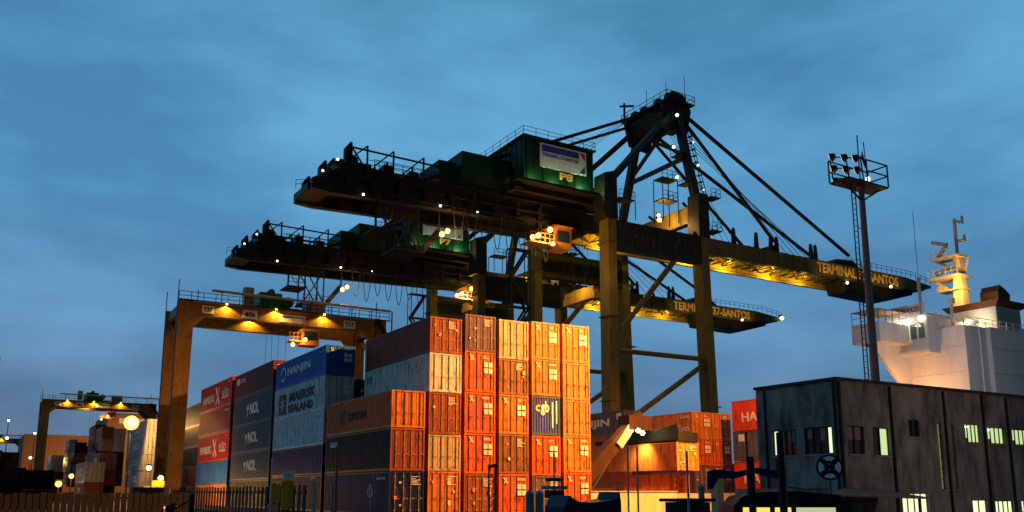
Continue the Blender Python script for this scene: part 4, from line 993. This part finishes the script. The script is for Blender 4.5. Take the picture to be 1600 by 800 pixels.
# rack leans out to the left; lamps in 3 columns and 3 rows
rk = MB()
U = Vector((-.8, .35, 0)).normalized()
P0 = Vector((.1, -.2, 23.1))
def rp_(a, b): return P0 + U * a + Vector((-.12 * b, 0, b))
for b in (.25, 1.0, 1.8): rk.bar(rp_(0, b), rp_(2.3, b), .07)
for a in (0, 1.1, 2.3): rk.bar(rp_(a, -.3), rp_(a, 2.0), .07)
rk.build('rack', dark_steel, fm)
pfm = MB().box(-2.2, 2.1, -.7, .9, 22.9, 23.02); railing(pfm, [(-.2, -.7, 23.02), (2.1, -.7, 23.02), (2.1, .9, 23.02), (-2.2, .9, 23.02)], 1.6, 1.6, .08)
pfm.bar((0, 0, 21.8), (1.9, 0, 22.9), .1).bar((0, 0, 21.8), (-1.9, 0, 22.9), .1); pfm.build('platform', dark_steel, fm)
for a in (.35, 1.2, 2.1):
    for b in (0.05, .95, 1.8):
        c = rp_(a, b); m = MB()
        d = Vector((-.2, .95, -.22)).normalized(); s_ = Vector((.92, .38, 0)); u_ = s_.cross(d).normalized()
        def q(w, h, e): return [c + s_ * (i * w) + u_ * (j * h) + d * e for i, j in ((-1, -1), (1, -1), (1, 1), (-1, 1))]
        m.hexa(q(.16, .13, -.22), q(.30, .24, .16)); lo = m.build('floodlight', black_m, fm)
        MB().hexa(q(.27, .21, .165), q(.27, .21, .18)).build('lens', emit('flood_lens', (1, .7, .35), 2), lo)
MB().bar((.1, .1, 23), (.1, .1, 26.8), .06).build('aerial', dark_steel, fm); MB().bar((1.1, .2, 23), (.9, .2, 26.5), .05).build('aerial', dark_steel, fm)
MB().hexa([(.55, .2, 25.2), (.95, .2, 24.5), (.98, .2, 24.9), (.7, .2, 25.8)], [(.55, .24, 25.2), (.95, .24, 24.5), (.98, .24, 24.9), (.7, .24, 25.8)]).build('pennant', paint('flag_dark', (.04, .05, .12)), fm)
MB().ball((.35, -.35, 23.4), .16, 8, 5).build('lamp', emit('warm_lamp2', (1, .6, .2), 8), fm)
# light thrown by the floodlights over the yard
light('floodlight_beam', (-1.3, 1.0, 22.0), 185000, (1.0, .39, .075), .5, spot=88, target=(-19, 24, 1), parent=fm, blend=.6)
light('floodlight_beam', (-.3, 1.0, 22.0), 42000, (1.0, .36, .07), .5, spot=60, target=(6, 24, 5), parent=fm, blend=.6)

# ------------------------------------------------------------------ foreground street furniture
def pole_thing(name, x, y, z, w, mat, label, cat, group=None):
    o = MB().bar((x, y, 0), (x, y, z), w, n=8).build(name, mat); return tag(o, label, cat, group)
rusty = paint('rusty_pole', (.22, .12, .07), .7)
pole_thing('pole', 10.447, 29.0, 3.0, .09, rusty, 'thin leaning brown pole in front of the black container', 'pole')
for x, y, side_ in ((13.926, 17.47, 'left'), (14.134, 17.345, 'right')): pole_thing('post', x, y, 2.78, .05, galv, f'{side_} one of two thin grey posts before the lifted container', 'post')
pole_thing('post', 13.842, 15.194, 2.56, .055, galv, 'single grey post rising from the black flat topped box', 'post')
pole_thing('post', 18.73, 18.05, 3.33, .05, black_m, 'thin black post before the red lettered containers', 'post')
pole_thing('pillar', 18.79, 18.0, 2.62, .24, black_m, 'thick black pillar beside the thin black post', 'pillar')
pole_thing('pillar', 18.78, 16.85, 3.25, .21, black_m, 'black pillar in front of the building end wall', 'pillar')
# lattice post
lp = MB()
for dx in (-.08, .12):
    lp.bar((12.03 + dx, 21.07, 0), (12.03 + dx, 21.07, 2.35), .035)
for k in range(12): lp.bar((11.95, 21.07, .2 * k), (12.15, 21.07, .2 * k + .2), .02)
lp.box(11.96, 12.2, 21.0, 21.14, 2.3, 2.38)
tag(lp.build('lattice_post', paint('post_slate', (.08, .09, .10))), 'slim dark lattice post in front of the third front stack', 'post')
# signal box on a post with a flat top
sb = empty('signal_post', (12.454, 18.6, 0), 'grey post carrying a black signal box with flat blue top', 'signal')
MB().bar((0, 0, 0), (0, 0, 2.65), .05, n=8).build('post', galv, sb)
MB().box(-.2, .2, -.16, .14, 1.48, 1.68).box(-.14, .2, -.1, .2, 2.0 - .1, 1.98).build('signal_box', black_m, sb)
MB().box(-.26, .26, -.22, .2, 1.7, 1.78).build('top_plate', paint('plate_blue', (.12, .2, .27), .4), sb)
# pair of grey bollard caps
for i, x in enumerate((12.98, 13.22)):
    m = MB().bar((x, 20.6 - i * .12, 0), (x, 20.6 - i * .12, 1.58), .24, n=12).ball((x, 20.6 - i * .12, 1.56), .12, 12, 6)
    tag(m.build('bollard', paint('bollard_blue', (.16, .24, .29), .4)), f"{'left' if i == 0 else 'right'} one of two blue grey rounded bollards at the bottom", 'bollard', 'bollards')
# dark blue tarpaulin heap
tp_ = MB(); pts = [(-.95, 0), (-.8, .26), (-.7, .2), (-.55, .12), (-.2, .1), (.2, .12), (.55, .18), (.62, .34), (.66, .1), (.66, -1.1), (-.95, -1.1)]
tp_.prism([(12.2 + a, 1.3 + b) for a, b in pts], 'y', 16.4, 17.2)
tag(tp_.build('tarpaulin', paint('tarp_blue', (.008, .018, .045), .4, scale=4)), 'dark blue tarpaulin heaped at the bottom centre', 'tarpaulin')
# black flat topped box
kb = empty('kiosk', (16.6, 18.2, 0), 'black flat topped kiosk at the bottom right of the lifted container', 'kiosk')
MB().box(-.42, .48, -.3, .5, 0, 1.36).build('body', black_m, kb); MB().box(-.55, .6, -.4, .6, 1.37, 1.46).build('roof', black_m, kb)
tag(MB().bar((18.0, 19.2, 0), (18.0, 19.2, 1.75), .18, n=10).ball((18.0, 19.2, 1.75), .11, 10, 6).build('bollard', paint('bollard_blue', (.16, .24, .29))), 'single grey topped bollard between kiosk and orange post', 'bollard', 'bollards')
tag(MB().box(22.4, 22.72, 23.1, 23.4, 0, 2.35).build('post', paint('post_cream', (.62, .42, .22))), 'cream square post lit orange under the blue tarp', 'post')
# blown blue cloth
cl_ = MB(); k0 = 14
top_ = []; bot = []
for k in range(k0 + 1):
    a = k / k0; x = 20.0 + a * 2.3; y = 21.0 - a * 1.2
    zt = 2.28 + .05 * math.sin(a * 13) + .12 * a; h = .22 + .05 * math.sin(a * 9) + (.35 if k < 2 else 0)
    top_.append((x, y, zt)); bot.append((x, y + .05 * math.sin(a * 20), zt - h))
for k in range(k0): cl_.hexa([bot[k], bot[k + 1], (bot[k + 1][0], bot[k + 1][1] + .05, bot[k + 1][2]), (bot[k][0], bot[k][1] + .05, bot[k][2])], [top_[k], top_[k + 1], (top_[k + 1][0], top_[k + 1][1] + .05, top_[k + 1][2]), (top_[k][0], top_[k][1] + .05, top_[k][2])])
tag(cl_.build('cloth_banner', paint('cloth_blue', (.012, .024, .09), .6, scale=5)), 'ragged dark blue cloth stretched between posts near the building', 'cloth')
# beige wall
bw_ = empty('boundary_wall', (38.0, 52, 0), 'low beige wall glowing in the floodlight beneath the lifted container', 'wall')
MB().box(0, 8.2, 0, .3, 0, 1.62).build('wall_body', paint('wall_beige', (.62, .48, .32), .8), bw_)
MB().box(-.05, 8.25, -.06, .36, 1.62, 1.68).build('coping', paint('wall_coping', (.5, .4, .28), .8), bw_)
bw2 = MB().box(24.7, 27.2, 24.3, 24.5, 0, 1.75); tag(bw2.build('boundary_wall', paint('wall_pinkish', (.45, .3, .22), .8)), 'short pinkish wall behind the rounded black roof', 'wall')
# round sign
sx, sy, sz = 20.85, 16.94, 2.33
sgn = empty('round_sign', (sx, sy, 0), 'round black sign with four pale lobes in front of the building corner', 'sign', rz=R(-50))
MB().bar((0, .06, 0), (0, .06, 2.2), .07, n=8).build('post', paint('sign_post', (.2, .15, .14)), sgn)
def disc(mb, cx, cz, r, y0, y1, n=28, sxx=1.0):
    mb.prism([(cx + sxx * r * math.cos(2 * math.pi * k / n), cz + r * math.sin(2 * math.pi * k / n)) for k in range(n)], 'y', y0, y1)
m = MB(); disc(m, 0, sz, .37, -.02, .02); m.build('disc', black_m, sgn)
lob = MB()
for k in range(4):
    t0 = k * math.pi / 2; pts = []
    for j in range(9): t = t0 + R(-32 + 8 * j); pts.append((.31 * math.cos(t), .31 * math.sin(t)))
    for j in range(9): t = t0 + R(20 - 5 * j); r_ = .15 if k % 2 == 0 else .19; pts.append((r_ * math.cos(t), r_ * math.sin(t)))
    lob.prism([(a, sz + b) for a, b in pts], 'y', -.03, -.021)
lob.build('pale_lobe', paint('lobe_pale', (.85, .9, .95), .5, dirt=.1), sgn)
for dz in (-.08, .08): m = MB(); disc(m, 0, sz + dz, .025, -.045, -.02, 10); m.build('reflector', paint('reflector_amber', (.8, .35, .05)), sgn)
# rounded vehicle roof with lit yellow windows
vn = empty('van', (19.4, 17.6, 0), 'dark van with rounded roof and yellow lit windows at the bottom edge', 'van', rz=R(-32))
prof = [(-1.35, 0.3), (2.0, .3), (2.0, 1.2), (1.75, 1.55), (.6, 1.66), (-.6, 1.62), (-1.0, 1.5), (-1.25, 1.25)]
MB().prism(prof, 'y', 0, 1.7).build('body', black_m, vn)
m = MB().box(-1.0, -.25, -.02, -.002, .86, 1.2).box(-.1, .35, -.02, -.002, .86, 1.2); m.build('window', emit('van_window', (1.0, .62, .1), 1.3), vn)
m = MB().box(.5, 1.6, -.02, -.002, .86, 1.2); m.build('window', emit('van_window_pale', (.7, .8, .4), .7), vn)
for x in (-.7, 1.3):
    m = MB().bar((x, -.05, .33), (x, .2, .33), .66, n=16); m.build('wheel', paint('tyre', (.02, .02, .02), .9), vn)

# left foreground: fence, boards
fn = empty('fence', (12.3, 44, 0), 'dark vertical slat fence along the container yard at the bottom left', 'fence')
pk = MB()
yy = -6.0
while yy < 26: pk.box(-.02, .02, yy, yy + .34, 0, 1.9 + .03 * math.sin(yy * 7)); yy += .75
pk.build('slat', paint('fence_slat', (.035, .03, .03), .7), fn)
MB().box(.021, .07, -6, 26, 1.55, 1.65).box(.021, .07, -6, 26, .4, .5).build('rail', paint('fence_slat', (.03, .03, .03)), fn)
fn2 = empty('fence', (10.5, 90, 0), 'far rusty slat fence below the distant stacks at left', 'fence')
pk = MB(); yy = 0
while yy < 70: pk.box(-.02, .02, yy, yy + .5, 0, 1.5 + .06 * math.sin(yy * 3)); yy += 1.0
pk.build('slat', paint('fence_rust', (.16, .08, .05), .8), fn2); MB().box(.021, .08, 0, 70, 1.2, 1.3).build('rail', rusty, fn2)
lc = MB().box(11.6, 14.2, 84, 86, 0, 2.0)
tag(lc.build('skip', paint('skip_rust', (.25, .10, .06), .8, rust=.6)), 'low rusty skip left of the fence foot', 'skip')
light('ground_glow_lamp', (16.2, 100.5, 1.2), 2600, SODIUM, .3)
gl = bpy.data.objects['ground_glow_lamp']
gp = empty('bollard_lamp', (16.2, 100.5, 0), 'low orange lamp behind the slat fence', 'lamp')
MB().bar((0, 0, 0), (0, 0, 1.0), .12, n=8).build('post', dark_steel, gp); MB().ball((0, 0, 1.1), .12, 8, 5).build('bulb', E_SOD, gp)
gl.parent = gp; gl.location = (.6, -.6, 1.2)
# yellow boards on a post
yb = empty('notice_boards', (10.5, 35.0, 0), 'yellow notice boards with a small white sign by the navy container', 'sign')
YB = paint('board_yellow', (.55, .33, .03), .6)
MB().box(-.62, -.2, .0, .05, 1.25, 1.95).box(-.15, .3, -.03, .02, .95, 2.05).build('yellow_board', YB, yb)
MB().box(-.7, -.3, 0, .05, .55, 1.18).build('orange_board', paint('board_orange', (.6, .28, .08)), yb)
MB().box(-.12, .32, -.05, 0, 2.12, 2.48).build('white_board', white_paint, yb)
lettering('■', text_red, yb, 0.02, -.06, 2.3, .15, .04) if False else MB().box(.02, .18, -.06, -.051, 2.28, 2.31).build('red_mark', text_red, yb)
MB().bar((.1, .05, 0), (.1, .05, 2.5), .06, n=6).bar((-.45, .08, 0), (-.45, .08, 2.0), .06, n=6).build('post', dark_steel, yb)
for x, y, z, w, m_, lab in ((9.9, 35, 2.95, .05, white_paint, 'white stripe post left of the yellow boards'), (12.0, 36.0, 1.95, .1, rusty, 'left of two rusty posts right of the yellow boards'), (12.7, 35.6, 1.95, .1, rusty, 'right of two rusty posts right of the yellow boards')):
    pole_thing('post', x, y, z, w, m_, lab, 'post')
fp = empty('lamp_post', (9.9, 29.6, 0), 'short pale post with a small white lamp left of the brown pole', 'lamp')
MB().bar((0, 0, 0), (0, 0, 1.95), .12, n=8).build('post', paint('post_pale', (.5, .38, .33)), fp); MB().ball((-.1, -.05, 2.05), .09, 8, 5).build('lamp', paint('lamp_pale', (.7, .8, .85)), fp)
# lantern sign before the navy container
ls = empty('lantern_sign', (9.62, 23.87, 0), 'small white lantern shaped sign before the navy container', 'sign')
MB().bar((0, 0, 0), (0, 0, 1.45), .04, n=6).build('post', galv, ls)
m = MB()
for k in range(12):
    t0, t1 = 2 * math.pi * k / 12, 2 * math.pi * (k + 1) / 12
    m.bar((.07 * math.cos(t0), 0, 1.62 + .14 * math.sin(t0)), (.07 * math.cos(t1), 0, 1.62 + .14 * math.sin(t1)), .025)
m.bar((0, 0, 1.5), (0, 0, 1.72), .02).box(-.03, .03, -.02, .02, 1.78, 1.84); m.build('ring', white_paint, ls)
# far left edge building sliver
tw_ = MB().box(-3.0, .35, 58, 62, 0, 9.3); tag(tw_.build('chimney_block', paint('brick_brown', (.2, .09, .06), .8)), 'narrow brown brick block cut off by the left edge', 'building')

# unseen lamp added just outside the frame on the right to warm the building front
sl = empty('added_lamp', (41, 15, 0), 'added orange lamp, unseen, warming the concrete building front', 'lamp')
MB().bar((0, 0, 0), (0, 0, 6.4), .14, n=8).bar((0, 0, 6.4), (-.9, .5, 6.7), .08, n=6).build('pole', dark_steel, sl)
MB().box(-1.2, -.8, .4, .7, 6.55, 6.75).build('lamp_housing', dark_steel, sl)
MB().ball((-1.0, .55, 6.5), .1, 8, 5).build('bulb', E_SOD, sl)
light('lamp_light', (-1.0, .55, 6.3), 800, (1, .66, .44), .15, parent=sl)
# dark stacks at the very left
far(-1.5, 96, [4.6, 2.3, .05], ['black_blue', 'dark_brown'], 'low near black stack at the left edge', None, 109)
far(1.4, 101, [4.0, 2.0, .05], ['maroon', 'black_blue'], 'low dark stack right of the left edge', None, 114)

fn3 = empty('fence', (-16, 58, 0), 'dark close slat fence crossing the bottom left corner', 'fence')
pk = MB(); xx = 0.0
while xx < 27.4: pk.box(xx, xx + .3, -.02, .02, 0, 1.55 + .05 * math.sin(xx * 5)); xx += .36
pk.build('slat', paint('fence_slat', (.03, .03, .03)), fn3); MB().box(0, 27.6, .021, .07, 1.2, 1.3).box(0, 27.6, .021, .07, .3, .4).build('rail', paint('fence_slat', (.03, .03, .03)), fn3)
far(3.4, 92, [3.6, 1.8, .05], ['black_blue', 'dark_brown'], 'low dark stack before the far gantry foot', None, 104)
far(12.0, 132, [5.6, 2.9, .05], ['grey', 'dark_brown'], 'low pale stack in front of the far stacks', ocl, 145)
far(15.6, 150, [7.6, 5.1, 2.6, .05], ['plum', 'maroon', 'black_blue'], 'low stack left of the brightest yard lamp', ocl, 163)

far(13.5, 226, [9.8, 7.2, 4.6, 2.0], ['grey', 'grey', 'plum'], 'low grey stack touching the far gantry leg', ocl, 240)
far(18.2, 228, [13.0, 10.4, 7.8, 5.2, 2.6], ['black_blue', 'dark_brown', 'grey', 'maroon'], 'dark stack with a grey box under the far gantry', None, 242)
far(17.5, 176, [9.0, 6.4, 3.8, 1.2], ['maroon', 'dark_brown', 'maroon'], 'dark red stack left of the brightest lamp', None, 190)
far(9.6, 168, [4.9, 2.4, .05], ['black_blue', 'maroon'], 'lowest dark stack at the far gantry foot', None, 182)
far(2.2, 150, [7.4, 4.9, 2.4, .05], ['black_blue', 'dark_brown', 'black_blue'], 'dark stack left of the far gantry leg', None, 164)
post_lamp(16.9, 214, 5.0, .5, 2500, 'orange lamp low among the distant dark stacks')
